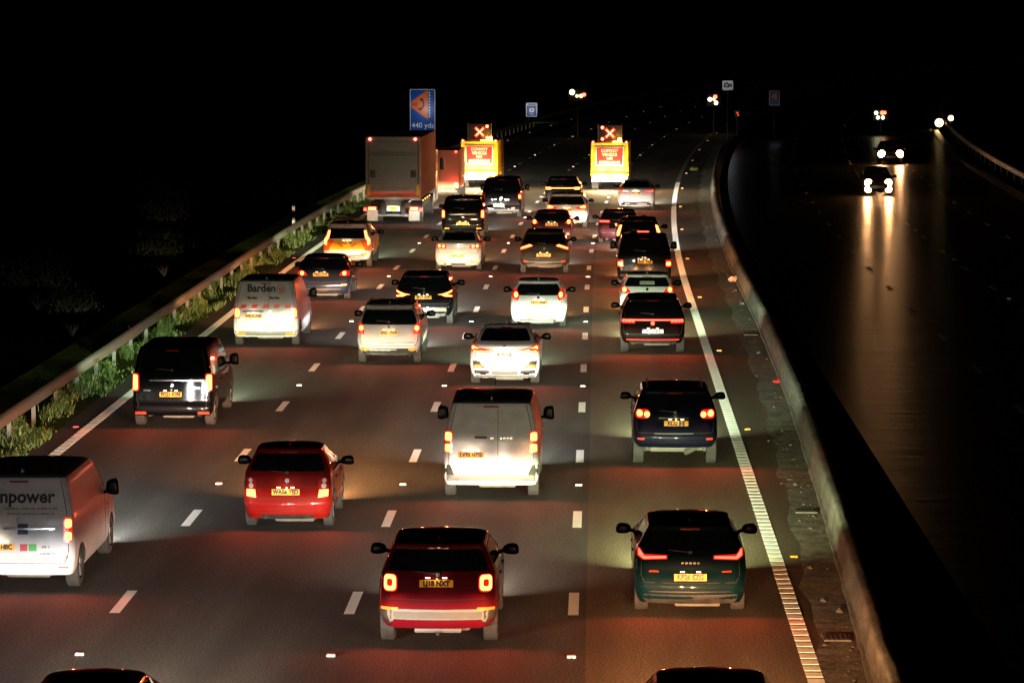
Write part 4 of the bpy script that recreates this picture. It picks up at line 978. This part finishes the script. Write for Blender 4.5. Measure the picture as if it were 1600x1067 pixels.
# --- dark brown suv
c = Car('crossover_car', 'dark olive crossover with slanting tail lights and silver lower bumper in the third lane', 'car', 'suv', -2.04, 122.0, 1.86, 4.45, 1.62, paint('olive', (.02, .019, .013), .3, dirt=.1))
c.rear_window(1.12, 1.48, .16); c.windows(); c.wheels(); c.mirrors(1.13)
c.tails([([(.44, 1.06), (.56, 1.12), (.98, .98), (.98, .90), (.80, .92), (.58, 1.0)], 5, 0), ([(.46, 1.06), (.56, 1.10), (.94, .97), (.92, .93), (.60, 1.02)], 1, .004)], light=1.2)
c.plate('SD68 KYP', -.02, .72, light=.04); c.insert('skid_trim', .72, .36, .48, SILVERP, .06); c.insert('bumper_insert', .66, .28, .36, STEEL, .05, off=.012); c.reflectors(.66, .82, .47, .51)
c.tailgate(.6, 1.5); c.under(((-.5, .27), (.5, .27))); c.extras(badge_z=.95); c.beams(WRM, E0)
# --- dark hatch beyond
c = Car('hatchback_car', 'dark maroon hatchback with a high yellow plate directly ahead of the olive crossover', 'car', 'hatch', -2.11, 137, 1.76, 4.0, 1.49, paint('maroon', (.02, .003, .005), .3, dirt=.2))
c.rear_window(1.06, 1.38, .15); c.windows(); c.wheels(); c.mirrors(1.04)
c.tails([([(.56, .98), (.66, .92), (.92, .96), (.92, 1.10), (.74, 1.12)], 0, 0), (circ(.74, 1.02, .08), 1, .004)], light=1.2)
c.plate('CE15 RHN', 0, .92, light=.04); c.reflectors(.6, .76, .5, .54, AMBER); c.insert('bumper_insert', .6, .22, .36, BLACKP, .05); c.tailgate(.6, 1.42); c.under(); c.extras(badge=False); c.beams(HAL, E0)
# --- white suv beyond
c = Car('crossover_car', 'off-white crossover with wedge tail lights in the third lane, third from the convoy', 'car', 'suv', -1.77, 148.5, 1.92, 4.45, 1.60, paint('pearl', (.60, .57, .54), .4, dirt=.15))
c.rear_window(1.08, 1.46, .15); c.windows(); c.wheels(); c.mirrors(1.14)
c.tails([([(.38, .94), (.60, .88), (.98, .92), (.98, 1.06), (.84, 1.12), (.62, 1.02)], 0, 0), ([(.62, .94), (.90, .94), (.90, 1.04), (.80, 1.06), (.62, .99)], 1, .004)], light=1.2)
c.plate('FN19 UVA', 0, .86, light=.03); c.insert('bumper_insert', .5, .24, .40, GREYP, .05); c.decal('exhaust', rr(.46, .66, .36, .42, .02), DARK, off=.01); c.tailgate(.6, 1.48); c.under(); c.extras(); c.beams(WRM, E0)
# --- light-bar car
c = Car('crossover_car', 'dark crossover with one glowing bar across its tail, nearest the right convoy truck', 'car', 'suv', -2.49, 164.7, 1.84, 4.4, 1.56, BLACK)
c.rear_window(1.14, 1.42, .15); c.windows(); c.wheels(); c.mirrors(1.1)
c.tails([(rr(.60, .92, .93, 1.05, .04), 1, 0)], light=1.2); c.decal('light_bar', rr(-.62, .62, .985, 1.025, .01), GLOW, off=.014)
c.plate('OE73 GHB', 0, .72, light=.02); c.reflectors(.6, .76, .4, .44); c.under(()); c.extras(badge=False); c.beams(WRM, E0*1.6)
# --- people van lane two, far
c = Car('minivan', 'black minivan with vertical tail lights and chrome specks behind the convoy truck', 'van', 'mpv', -6.16, 142.3, 1.90, 4.6, 1.80, BLACK)
c.rear_window(1.12, 1.62, .14); c.windows(); c.wheels(); c.mirrors(1.2)
c.tails([(rr(.80, 1.0, .84, 1.22, .06), 0, 0), (rr(.83, .96, .88, 1.18, .04), 1, .004)], light=1.3)
c.plate('RK18 CZN', 0, .62, light=.04); c.decal('chrome_strip', rr(-.60, .62, 1.0, 1.03, .01), CHROME, off=.012); c.reflectors(.62, .84, .38, .43, AMBER)
for x in (-.62, -.55, .40, .5, .58): c.decal('chrome_mark', rr(x, x+.05, .78, .83, .01), CHROME, off=.006)  # small chrome squares spaced across the tailgate
c.under(); c.extras(badge_z=.9); c.beams(XEN, E0, z=.75)
# --- dark van closest to truck
c = Car('minivan', 'black van with pale rear plate beside the left convoy truck, second lane', 'van', 'van', -5.13, 156.2, 1.92, 4.9, 1.96, BLACK)
c.rear_window(1.15, 1.78, .14); c.windows(); c.wheels(); c.mirrors(1.25, big=True)
c.tails([(rr(.82, 1.0, .90, 1.22, .05), 0, 0), (rr(.84, .96, .95, 1.12, .04), 1, .004)], light=1.3, only=1); c.tails([(rr(.82, 1.0, .90, 1.22, .05), 4, 0)], light=0, only=-1)
c.plate('MA65 BXE', -.15, .62, mat('pale_yellow_plate', (.8, .66, .25), .4), light=.05); c.decal('rear_bumper', rr(-.88, .88, .32, .42, .03), SILVERP, off=.01); c.reflectors(.5, .66, .46, .52)
for x in (-.5, -.35, -.1, .15, .3): c.decal('chrome_mark', rr(x, x+.08, .86, .94, .02), CHROME, off=.006)  # row of chrome squares under the rear window
c.under(); c.extras(badge_z=1.0); c.beams(WRM, E0*2.2, z=.8)
# --- lane four
c = Car('hatchback_car', 'dark teal hatchback with long thin hooked tail lights in the outer lane', 'car', 'hatch', 1.50, 52.0, 1.84, 4.35, 1.46, paint('teal', (.0005, .009, .011), .2, .2, dirt=.02))
c.rear_window(1.05, 1.33, .17); c.windows(); c.wheels(.225); c.mirrors(1.03)
c.tails([([(.38, .92), (.78, .90), (.90, .96), (.92, 1.08), (.84, 1.07), (.76, .99), (.38, .98)], 0, -.003), ([(.40, .935), (.76, .915), (.86, .97), (.87, 1.06), (.845, 1.06), (.75, .955), (.40, .965)], 3, .0)], light=1.0, at=(.7, .96))
c.plate('KP26 EZG', 0, .645, light=.012); c.tailgate(.55, 1.38, .10); c.insert('diffuser', .78, .205, .36, BLACKP, .06); c.reflectors(.52, .68, .71, .73)
for x in (-.44, -.40, -.36, .18, .28): pass
[c.decal('badge', rr(-.15+.065*k, -.105+.065*k, .845, .875, .008), CHROME, off=.006) for k in range(5)]; c.decal('bumper_trim', [(-.70, .40), (.70, .40), (.62, .42), (-.62, .42)], CHROME, off=.008)
for sg in (1, -1): c.decal('bumper_fold', ([(.42, .50), (.80, .62), (.80, .64), (.42, .53)] if sg > 0 else mir([(.42, .50), (.80, .62), (.80, .64), (.42, .53)])), c.pm, off=.018)
c.under(()); c.extras(badge=False); c.beams((.85, 1, .50), E0*1.4)
c = Car('suv', 'dark blue tall off-roader with twin round lamps each side in the outer lane, underside showing', 'car', 'suv', 1.67, 69.5, 1.85, 4.55, 1.66, paint('navy', (.002, .003, .011), .22, dirt=.03), rear_tweak=[(.245, .10, .88, .22), (.29, .02, .95, .25), (.38, 0, 1, .26), (.48, .05, 1, .26), (.57, .11, .995, .26), (.68, .14, .975, .24), (.74, .18, .94, .20), (.82, .25, .89, .16), (.93, .37, .80, .14), (.95, .33, .78, .13), (.968, .36, .75, .14)])
c.rear_window(1.22, 1.52, .16); c.windows(); c.wheels(.23); c.mirrors(1.22, size=(.25, .12, .17))
c.tails([(rr(.55, .90, 1.02, 1.22, .09), 0, -.004), (circ(.62, 1.11, .062), 1, 0), (circ(.78, 1.13, .07), 1, 0)], light=1.4)
c.plate('KL22 JHJ', .02, .93, light=.03); c.decal('chrome_strip', rr(-.36, .30, 1.02, 1.05, .01), CHROME, off=.012); c.tailgate(.72, 1.55); c.reflectors(.68, .84, .58, .62)
c.decal('step_plate', rr(-.46, .40, .70, .725, .01), SILVERP, off=.02); c.under(()); c.extras(badge_z=1.1, rails=True)
bm = bmesh.new(); bx(bm, (-.12, .35, .36), (.85, .35, .12), 0, .05); cyl(bm, (.42, .25, .38), (.22, .1, .30), .06, n=10); link_bm('muffler', bm, STEEL, c.root)
c.beams(LED, E0*1.1, z=.78)
c = Car('crossover_car', 'black crossover with a thin red light bar and white rear plate in the outer lane', 'car', 'suv', 1.58, 92.9, 1.88, 4.6, 1.62, paint('black_red', (.004, .0008, .001), .22, dirt=.01))
c.rear_window(1.14, 1.44, .16); c.windows(); c.wheels(.23); c.mirrors(1.15)
c.tails([(rr(.52, .93, .87, 1.0, .03), 0, -.004)]+[(rr(.54+.10*k, .62+.10*k, .91, .97, .01), 3, .0) for k in range(4)], light=1.2)
c.decal('light_bar', rr(-.90, .90, .955, .99, .01), REDGLOW, off=.016); c.decal('badge', circ(0, .88, .055), REDGLOW, off=.02, step=1)
c.plate('VO12 IDX', 0, .66, PLATEW, .60, light=.05, blue=True); c.decal('lower_light_strip', rr(-.78, .78, .405, .425, .008), DIMGLOW, off=.012); c.insert('bumper_insert', .7, .30, .38, BLACKP, .06)
c.tailgate(.56, 1.48); c.under(()); c.extras(badge=False); c.beams(LED, E0*1.2)
c = Car('hatchback_car', 'silver-white small car showing its bright boot just above the roof of the light-bar crossover', 'car', 'hatch', 1.57, 102.9, 1.74, 3.95, 1.50, paint('pale_silver', (.75, .76, .78), .35, .2, dirt=.0))
c.rear_window(1.10, 1.38, .14); c.windows(); c.wheels(); c.mirrors(1.05)
c.tails([([(.52, .92), (.70, .88), (.92, .94), (.92, 1.08), (.76, 1.12), (.62, 1.04)], 0, 0), (circ(.74, 1.0, .075), 1, .004)], light=1.2)
c.plate('HJ16 XKD', 0, .72, light=.0); c.decal('window_patch', rr(-.24, .24, 1.16, 1.26, .03), mat('pale_patch', (.5, .5, .46), .5), off=.012); c.extras(badge_z=1.02, wiper=False); c.under(()); c.beams(HAL, E0)  # pale rounded patch laid on the rear window
c = Car('minivan', 'tall black van with low red corner lamps in the outer lane behind a smaller car', 'van', 'van', 1.66, 115.9, 1.96, 4.7, 1.86, paint('blueblack', (.0012, .0018, .003), .25, dirt=.01))
c.rear_window(1.10, 1.72, .14); c.windows(); c.wheels(); c.mirrors(1.25, big=True)
c.tails([(rr(.78, 1.0, .74, 1.0, .04), 0, 0), (rr(.81, .97, .79, .92, .03), 1, .004)], light=1.2)
c.plate('AV69 TGZ', .02, .92, light=.03); c.under(()); c.extras(badge=False)
for x, z in ((-.42, 1.0), (-.25, 1.06), (-.12, 1.12), (.0, 1.1)): c.decal('chrome_mark', rr(x, x+.07, z-.06, z, .02), CHROME, off=.006)  # chrome squares rising towards the middle of the tailgate
c.beams(HAL, E0, z=.78)
c = Car('suv', 'black off-roader with tall slanted tail lights partly hidden by the tall black van', 'car', 'suv', 1.55, 129.5, 1.86, 4.4, 1.64, BLACK)
c.rear_window(1.2, 1.5, .2); c.windows(); c.wheels(); c.mirrors(1.15)
c.tails([([(.68, 1.36), (.77, 1.34), (.93, 1.02), (.90, .92), (.80, .95), (.74, 1.15)], 1, 0)], light=1.2, at=(.84, 1.05)); c.decal('light_strip', rr(-.05, .42, 1.08, 1.13, .02), REDGLOW, off=.012); c.decal('light_strip', rr(-.66, -.25, .95, .98, .01), DIMGLOW, off=.012)
c.plate('WX21 FUO', -.1, 1.04, light=0, w=.3, h=.08); c.under(()); c.extras(badge=False); c.beams(XEN, E0)
c = Car('saloon_car', 'dark red-black car with a straight left tail light just behind the silver saloon', 'car', 'hatch', .72, 138.6, 1.80, 4.3, 1.42, paint('wine', (.02, .003, .005), .25, dirt=.15))
c.rear_window(1.02, 1.3, .15); c.windows(); c.wheels(); c.mirrors(.98)
c.tails([(rr(.38, .90, .90, .99, .03), 0, 0), (rr(.42, .86, .915, .975, .02), 3, .004)], light=1.1); c.plate('DG66 LNC', 0, .75, light=.02); c.under(((-.5, .22),)); c.extras(badge=False); c.beams(WRM, E0)
c = Car('saloon_car', 'silver saloon with sharp tail lights and twin exhausts directly right of the second convoy truck', 'car', 'saloon', 1.26, 163, 1.88, 4.9, 1.48, paint('steel_silver', (.36, .37, .40), .3, .4, dirt=.1))
c.rear_window(1.12, 1.38, .17); c.windows(); c.wheels(.24); c.mirrors(1.05)
c.tails([([(.34, .92), (.60, .86), (.98, .90), (.98, 1.03), (.88, 1.05), (.55, .98)], 0, 0), ([(.42, .93), (.62, .90), (.90, .92), (.90, 1.0), (.60, .95)], 3, .004)], light=1.2)
c.plate('BD70 MSP', 0, .86, light=.04); c.insert('diffuser', .70, .26, .42, BLACKP, .03)
for sg in (1, -1): c.decal('exhaust', rr(*sorted((sg*.56, sg*.76)), .28, .36, .02), CHROME, off=.02, t=.02)
c.under(()); c.extras(badge=False, wiper=False); c.beams(XEN, E0*1.5)
# --- two roofs at the bottom edge and two followers just below the frame that light the nearest rears
c = Car('hatchback_car', 'black car of which only the curved roof shows at the bottom edge, left side', 'car', 'hatch', -6.22, 38.6, 1.68, 4.1, 1.50, BLACK); c.rear_window(1.05, 1.38, .15); c.windows(); c.wheels(); c.mirrors(1.0)
c.tails([(rr(.62, .85, .86, 1.02, .05), 1, 0)], light=1.2); c.plate('AE18 GKR', 0, .8, light=.03); c.under(); c.extras(); c.beams(WRM, E0*1.2)
c = Car('crossover_car', 'black car of which only the roof shows at the bottom edge behind the teal hatchback', 'car', 'suv', 1.40, 38.6, 1.78, 4.3, 1.52, BLACK); c.rear_window(1.12, 1.4, .16); c.windows(); c.wheels(); c.mirrors(1.05)
c.tails([(rr(.62, .88, .9, 1.06, .05), 1, 0)], light=1.2); c.plate('OU67 DLE', 0, .8, light=.03); c.under(); c.extras(); c.beams(HAL, E0*1.5)
for x, D, st, p, col, lb in ((-2.5, 33.0, 'hatch', WHITE, XEN, 'white hatchback following just below the picture in the third lane'), (-9.6, 33.5, 'hatch', BLACK, (.80, .90, 1), 'black hatchback following just below the picture in the inside lane')):
    c = Car('hatchback_car', lb, 'car', st, x, D, 1.78, 4.1, 1.48, p); c.rear_window(1.05, 1.38, .15); c.windows(); c.wheels(); c.mirrors(1.02)
    c.tails([(rr(.62, .85, .86, 1.02, .05), 1, 0)], light=1.0); c.plate('EA14 RTN', 0, .8, light=0); c.under(); c.extras(); c.beams(col, E0*(.2 if x > -5 else .6))
# --- oncoming
def oncoming(nm, lb, x, D, W, H, fog, e, hz=.72, st='hatch', pm=None, lr=.10):  # lr enlarged so the lamp spheres include their bloom
    L = 3.7; c = Car(nm, lb, 'car', st, x, D, W, L, H, pm or paint('dull_black', (.004, .004, .004), .3, dirt=.02), group='oncoming cars', rev=True, ty=-L+.0)
    c.root.location.y = D+L
    c.root.location.x = x+bend(D)
    c.wy = (.75, L-.88); c.windows(); c.wheels(.19) if False else None
    c.ty = .75; c.wheels(.19); c.mirrors(H*.66)
    for sg in (1, -1):
        X = sg*(W/2-.20)
        bm = bmesh.new(); p = c.front(X, hz); q = bmesh.ops.create_icosphere(bm, subdivisions=3, radius=lr)
        for v in q['verts']: v.co = Vector((v.co.x+p.x, v.co.y*.4+p.y-.0, v.co.z+hz))
        link_bm('headlight', bm, HEADL, c.root)
        headlamp(c.root, X, L+.10, hz, (1, .62, .30), e)
        if fog:
            bm = bmesh.new(); p = c.front(X, .36); q = bmesh.ops.create_icosphere(bm, subdivisions=3, radius=lr*.95)
            for v in q['verts']: v.co = Vector((v.co.x+p.x, v.co.y*.4+p.y, v.co.z+.38))
            link_bm('fog_light', bm, HEADL, c.root); headlamp(c.root, X, L+.10, .38, (1, .62, .30), e*.6)
    c.decal('grille', rr(-.35, .35, .42, .56, .04), BLACKP, 'f', off=.01); c.plate_f = None
    return c
oncoming('hatchback_car', 'small oncoming car with four lit front lamps reflected in the damp road', 14.3, 175.5, 1.56, 1.50, True, 120, lr=.19)
oncoming('hatchback_car', 'distant oncoming car showing only two bright headlamps', 16.9, 214, 1.66, 1.46, False, 260, hz=.68, lr=.24)

# ---------------------------------------------------------------- lorry with tail lift
LG_ = mat('lorry_grey', (.25, .25, .22), .5, dirt=.4, bump=.15, bscale=3); LP = mat('lorry_side_reddened', (.60, .17, .10), .9, dirt=.08, spec=.08); YB = mat('yellow_buffer', (.65, .38, .02), .5)  # LP: red glow of neighbouring tail lamps put into the base colour
t = thing('lorry', 'tall grey box lorry with tail lift and two red lamps on its top corners', 'lorry', (-9.95+bend(151), 150.6, 0), heading(156), 'vehicles queueing away from the camera')
bm = bmesh.new(); bx(bm, (0, 5.2, 2.62), (2.55, 9.8, 2.86), 0, .03); link_bm('box_body', bm, LP, t)
bm = bmesh.new()
for c_, s_ in (((-1.24, .26, 2.62), (.10, .1, 2.9)), ((1.24, .26, 2.62), (.10, .1, 2.9)), ((0, .26, 3.98), (2.55, .1, .20)), ((0, .26, 1.22), (2.55, .1, .12))): bx(bm, c_, s_, 0, .01)
link_bm('rear_frame', bm, LG_, t)
bm = bmesh.new(); bx(bm, (0, .24, 3.62), (2.30, .06, .50), 0, .02); bx(bm, (0, .22, 3.30), (2.30, .05, .10), 0, .01); [bx(bm, (0, .205, 3.42+.1*k), (2.28, .012, .022), 0) for k in range(5)]
link_bm('upper_panel', bm, LG_, t)
bm = bmesh.new(); bx(bm, (0, .17, 2.38), (2.28, .10, 1.72), 0, .02); bx(bm, (0, .11, 1.60), (2.28, .02, .03)); [bx(bm, (0, .115, 1.7+.16*k), (2.26, .014, .03)) for k in range(9)]; bx(bm, (0, .11, 3.20), (2.28, .02, .04))
for sg in (1, -1): bx(bm, (sg*.95, .11, 2.36), (.26, .03, .34), 1, .01)
link_bm('tail_lift', bm, [LG_, mat('tail_lift_recess', (.04, .04, .04), .6)], t)
for sg in (1, -1):
    bm = bmesh.new(); bx(bm, (sg*1.15, .08, 1.62), (.16, .08, .52), 0, .02); link_bm('buffer', bm, YB, t)
    bm = bmesh.new(); q = bmesh.ops.create_icosphere(bm, subdivisions=2, radius=.075)
    for v in q['verts']: v.co = v.co+Vector((sg*1.06-.02, .18, 3.97))
    link_bm('marker_light', bm, mat('marker_glow', (.6, .05, .05), .3, emis=(1, .09, .07), es=9), t)
    bm = bmesh.new(); bx(bm, (sg*.98, .10, .74), (.46, .08, .20), 0, .02); link_bm('lamp_cluster', bm, LENS, t)
    bm = bmesh.new(); bx(bm, (sg*.98, .05, .74), (.34, .03, .13), 0, .01); link_bm('tail_light', bm, GLOW, t)
    bm = bmesh.new(); q = bmesh.ops.create_icosphere(bm, subdivisions=2, radius=.085)
    for v in q['verts']: v.co = v.co+Vector((sg*1.30, .05, .70))
    link_bm('side_marker', bm, REDGLOW, t)
    glow_lamp(t, (sg*1.0, -.2, .72), (1, .07, .02), 1.6, .01)
    bm = bmesh.new(); bx(bm, (sg*.98, .20, .42), (.50, .02, .52), 0); link_bm('mudflap', bm, GREYP, t)
    bm = bmesh.new(); bx(bm, (sg*.46, .22, .75), (.20, .2, .62), 0, .03); cyl(bm, (sg*.46, .2, .55), (sg*.46, .5, 1.1), .06, n=10); link_bm('lift_arm', bm, DARK, t)
bm = bmesh.new(); bx(bm, (0, .18, .74), (.62, .03, .26), 0, .01); link_bm('plate_panel', bm, WHITE, t)
bm = bmesh.new(); bx(bm, (0, .155, .74), (.26, .012, .20), 0)
vs, fs = text_bm('FJ17\nKXN', .09, 'CENTER', .003, .9); V = [bm.verts.new((a, .147, .74+b_)) for a, b_ in vs]
for f in fs: q = bm.faces.new([V[i] for i in f]); q.material_index = 1
link_bm('number_plate', bm, [PLATEY, INK], t, smooth=False); glow_lamp(t, (0, .02, .95), (1, .9, .7), .15, .02, 'plate_lamp_light')
bm = bmesh.new(); bx(bm, (0, .30, .42), (2.2, .12, .12), 0, .02); link_bm('underrun_bar', bm, SILVERP, t)
bm = bmesh.new(); bx(bm, (0, 5.2, 1.02), (.9, 9.6, .28)); bx(bm, (1.15, 5.4, .85), (.06, 3.8, .35)); bx(bm, (-1.15, 5.4, .85), (.06, 3.8, .35)); link_bm('chassis', bm, STEEL, t)
for wy in (2.2, 8.9):
    for sg in (1, -1):
        bm = bmesh.new(); cyl(bm, (sg*.68, wy, .50), (sg*1.22, wy, .50), .50, n=32); wo = link_bm('wheel', bm, RUBBER, t)
        bm = bmesh.new(); cyl(bm, (sg*1.20, wy, .50), (sg*1.235, wy, .50), .28, n=20); link_bm('rim', bm, SILVERP, wo)
bm = bmesh.new(); vs = bx(bm, (0, 11.3, 1.75), (2.45, 2.0, 2.6), 0, .12); link_bm('cab', bm, WHITE, t)
bm = bmesh.new(); bx(bm, (1.235, 11.6, 2.35), (.02, 1.1, .8), 0, .0); bx(bm, (-1.235, 11.6, 2.35), (.02, 1.1, .8)); bx(bm, (0, 12.305, 2.35), (2.1, .02, .9)); link_bm('cab_window', bm, GLASS, t)
[box_obj('wing_mirror', (sg*1.45, 12.1, 2.3), (.2, .1, .6), BLACKP, t, .04) for sg in (1, -1)]
for sg in (1, -1): headlamp(t, sg*.95, 12.4, .85, WRM, E0)
# side marker lamps glow on the flank
for k in range(4):
    bm = bmesh.new(); bx(bm, (1.19, 2.9+1.4*k, .98), (.03, .10, .05)); link_bm('side_marker', bm, mat('amber_glow', (.8, .3, .05), .3, emis=(1, .42, .08), es=7), t)
AG = MT['amber_glow']
# second smaller box van in front of the lorry
t = thing('box_van', 'orange-lit box van squeezed in front of the lorry beside the convoy truck', 'van', (-9.2+bend(171), 170, 0), heading(171), 'vehicles queueing away from the camera')
bm = bmesh.new(); bx(bm, (0, 2.3, 1.68), (2.0, 4.2, 2.0), 0, .06); link_bm('box_body', bm, LP, t)
bm = bmesh.new(); bx(bm, (0, 5.2, 1.25), (1.9, 1.8, 1.5), 0, .25); link_bm('cab', bm, WHITE, t)
bm = bmesh.new(); bx(bm, (0, .19, 1.68), (1.8, .04, 1.8), 0, .01); bx(bm, (0, .16, 1.68), (.02, .02, 1.8), 1); link_bm('rear_door', bm, [LP, DARK], t)
for sg in (1, -1):
    bm = bmesh.new(); bx(bm, (sg*.86, .14, .82), (.2, .05, .28), 0, .02); link_bm('tail_light', bm, GLOW, t); glow_lamp(t, (sg*.86, .0, .85), (1, .05, .02), 1.4)
    bm = bmesh.new(); q = bmesh.ops.create_icosphere(bm, subdivisions=2, radius=.05)
    for v in q['verts']: v.co = v.co+Vector((sg*.85, .14, 2.6))
    link_bm('marker_light', bm, MT['marker_glow'], t)
    for wy in (1.1, 5.3):
        bm = bmesh.new(); cyl(bm, (sg*.62, wy, .36), (sg*.98, wy, .36), .36, n=24); link_bm('wheel', bm, RUBBER, t)
bm = bmesh.new(); bx(bm, (0, 2.4, .58), (1.6, 4.6, .2)); bx(bm, (0, .15, .52), (1.8, .08, .12)); link_bm('chassis', bm, STEEL, t)
for sg in (1, -1): headlamp(t, sg*.7, 6.2, .75, WRM, E0)

# ---------------------------------------------------------------- convoy trucks
YT = mat('convoy_yellow', (.80, .40, .01), .45, dirt=.08); REDB = mat('convoy_red', (.20, .003, .004), .5); GREYB = mat('signal_board', (.012, .007, .007), .7)
XG = mat('cross_glow', (.8, .1, .05), .3, emis=(1, .09, .035), es=14); AMB = mat('beacon_glow', (.9, .4, .05), .3, emis=(1, .42, .05), es=16)
def convoy(x, D, lb, mirror, sw=0):
    t = thing('convoy_truck', lb, 'truck', (x+bend(D), D-.7, 0), heading(D), 'yellow convoy trucks')
    W = 2.12
    bm = bmesh.new(); bx(bm, (0, 2.6, 1.72), (W, 4.9, 1.92), 0, .04); link_bm('box_body', bm, YT, t)
    bm = bmesh.new()
    for sg in (1, -1): bx(bm, (sg*(W/2-.07), .13, 1.72), (.10, .07, 1.86), 0, .015)
    bx(bm, (0, .13, 2.6), (W-.24, .07, .10), 0, .015); link_bm('rear_frame', bm, YT, t)
    bm = bmesh.new(); bx(bm, (0, .11, 1.90), (1.56, .04, 1.06), 0, .008); link_bm('sign_border', bm, SIGNW, t)
    bm = bmesh.new(); bx(bm, (0, .085, 1.90), (1.46, .012, .96)); 
    for ln, zz, sz in (('CONVOY', 2.22, .22), ('VEHICLE', 2.00, .22), ('NO', 1.79, .20), ('OVERTAKING', 1.57, .19)): wr(bm, ln, sz, 0, zz, .074, 1, .008)
    link_bm('convoy_sign', bm, [REDB, mat('convoy_lettering', (.35, .33, .33), .5)], t, smooth=False)
    bm = bmesh.new(); bx(bm, (0, .05, .88), (W-.02, .12, .22), 0, .03); link_bm('rear_bumper', bm, YT, t)
    bm = bmesh.new(); bx(bm, (0, .10, .60), (W-.1, .10, .20), 0, .02)
    for k in range(6): bx(bm, (-.85+.34*k, .045, .60), (.13, .02, .18), 1, rot=None)
    link_bm('underrun_bar', bm, [WHITE, REDB], t)
    for sg in (1, -1):
        bm = bmesh.new(); bx(bm, (sg*.86, .0, .78), (.26, .06, .14), 0, .02); link_bm('tail_light', bm, GLOW, t)
        glow_lamp(t, (sg*.86, -.12, .78), (1, .35, .06), 2.5)
        bm = bmesh.new(); q = bmesh.ops.create_icosphere(bm, subdivisions=2, radius=.065)
        for v in q['verts']: v.co = v.co+Vector((sg*.93, .10, 2.70))
        link_bm('marker_light', bm, MT['marker_glow'], t)
        for wy in (1.1, 6.0):
            bm = bmesh.new(); cyl(bm, (sg*.66, wy, .40), (sg*1.02, wy, .40), .40, n=24); link_bm('wheel', bm, RUBBER, t)
        # beacons
    bx0 = .62 if mirror else .55
    bm = bmesh.new(); cyl(bm, (bx0, .35, 2.68), (bx0, .35, 2.92), .13, .09, 14); link_bm('beacon', bm, AMB, t); glow_lamp(t, (bx0, .1, 2.92), (1, .42, .05), 45, .05, 'beacon_light')
    bm = bmesh.new(); bx(bm, (.30 if mirror else .38, .12, 2.72), (.42, .06, .07), 0, .02); link_bm('strobe_bar', bm, AMB, t)
    # added lamps low on the tail brighten the rear panel like following headlamps
    for sg in (1, -1):
        bm = bmesh.new(); bx(bm, (sg*.45, -.06, .66), (.22, .05, .10), 0, .02); link_bm('added_wash_light', bm, AMB, t); glow_lamp(t, (sg*.5, -.42, .70), (1, .66, .24), 950, .06, 'added_wash_light')
    # arrow / cross board
    bm = bmesh.new(); bx(bm, (-.0+sw, .5, 3.18), (1.22, .06, .92), 0, .02); bo = link_bm('signal_board', bm, GREYB, t)
    bm = bmesh.new()
    for x_, z_, a, b_ in ((-.66, 3.18, .04, 1.0), (.66, 3.18, .04, 1.0), (0, 2.74, 1.36, .04)): bx(bm, (x_+sw, .49, z_), (a, .05, b_))
    link_bm('board_frame', bm, SILVERP, t)
    for a in (1, -1):
        bm = bmesh.new(); bx(bm, (sw, .445, 3.18), (.60, .02, .065), 0); bx(bm, (sw, .462, 3.18), (.72, .012, .16), 1)  # wider back quad is a painted red halo, no lamp
        for v in bm.verts:
            q = Vector((v.co.x-sw, v.co.z-3.18)); an = a*PI/4; v.co.x = sw+q.x*math.cos(an)-q.y*math.sin(an); v.co.z = 3.18+q.x*math.sin(an)+q.y*math.cos(an); v.co.y += .001*a
        link_bm('red_cross', bm, [XG, mat('cross_halo', (.6, .02, .02), .4, emis=(1, .02, .012), es=2.2)], bo, smooth=False)
    for z_ in (3.50, 2.86):
        bm = bmesh.new(); q = bmesh.ops.create_icosphere(bm, subdivisions=2, radius=.085)
        for v in q['verts']: v.co = Vector((v.co.x+sw+(.42 if mirror else -.42), v.co.y*.4+.44, v.co.z+z_))
        link_bm('board_lamp', bm, XG, bo)
    pass
    bm = bmesh.new(); bx(bm, (0, 6.1, 1.35), (1.95, 1.7, 1.7), 0, .25); link_bm('cab', bm, YT, t)
    bm = bmesh.new(); bx(bm, (0, 3.2, .62), (1.5, 5.8, .2)); link_bm('chassis', bm, STEEL, t)
    for sg in (1, -1): headlamp(t, sg*.75, 7.1, .8, WRM, E0*.3)
convoy(-8.0, 183.5, 'yellow convoy truck with red cross board, the left one beside the lorry', True, .0)
convoy(-.56, 181.5, 'yellow convoy truck with red cross board, the right one over the outer lane line', False, .0)
for nm, z, e in (('phone_sign', 3.4, 40), ('location_sign', 1.2, 30), ('camera_sign', 4.6, 14), ('phone_sign.001', 3.2, 1.2)):
    o = bpy.data.objects.get(nm)
    if o: sign_fill(o, z, e=e)
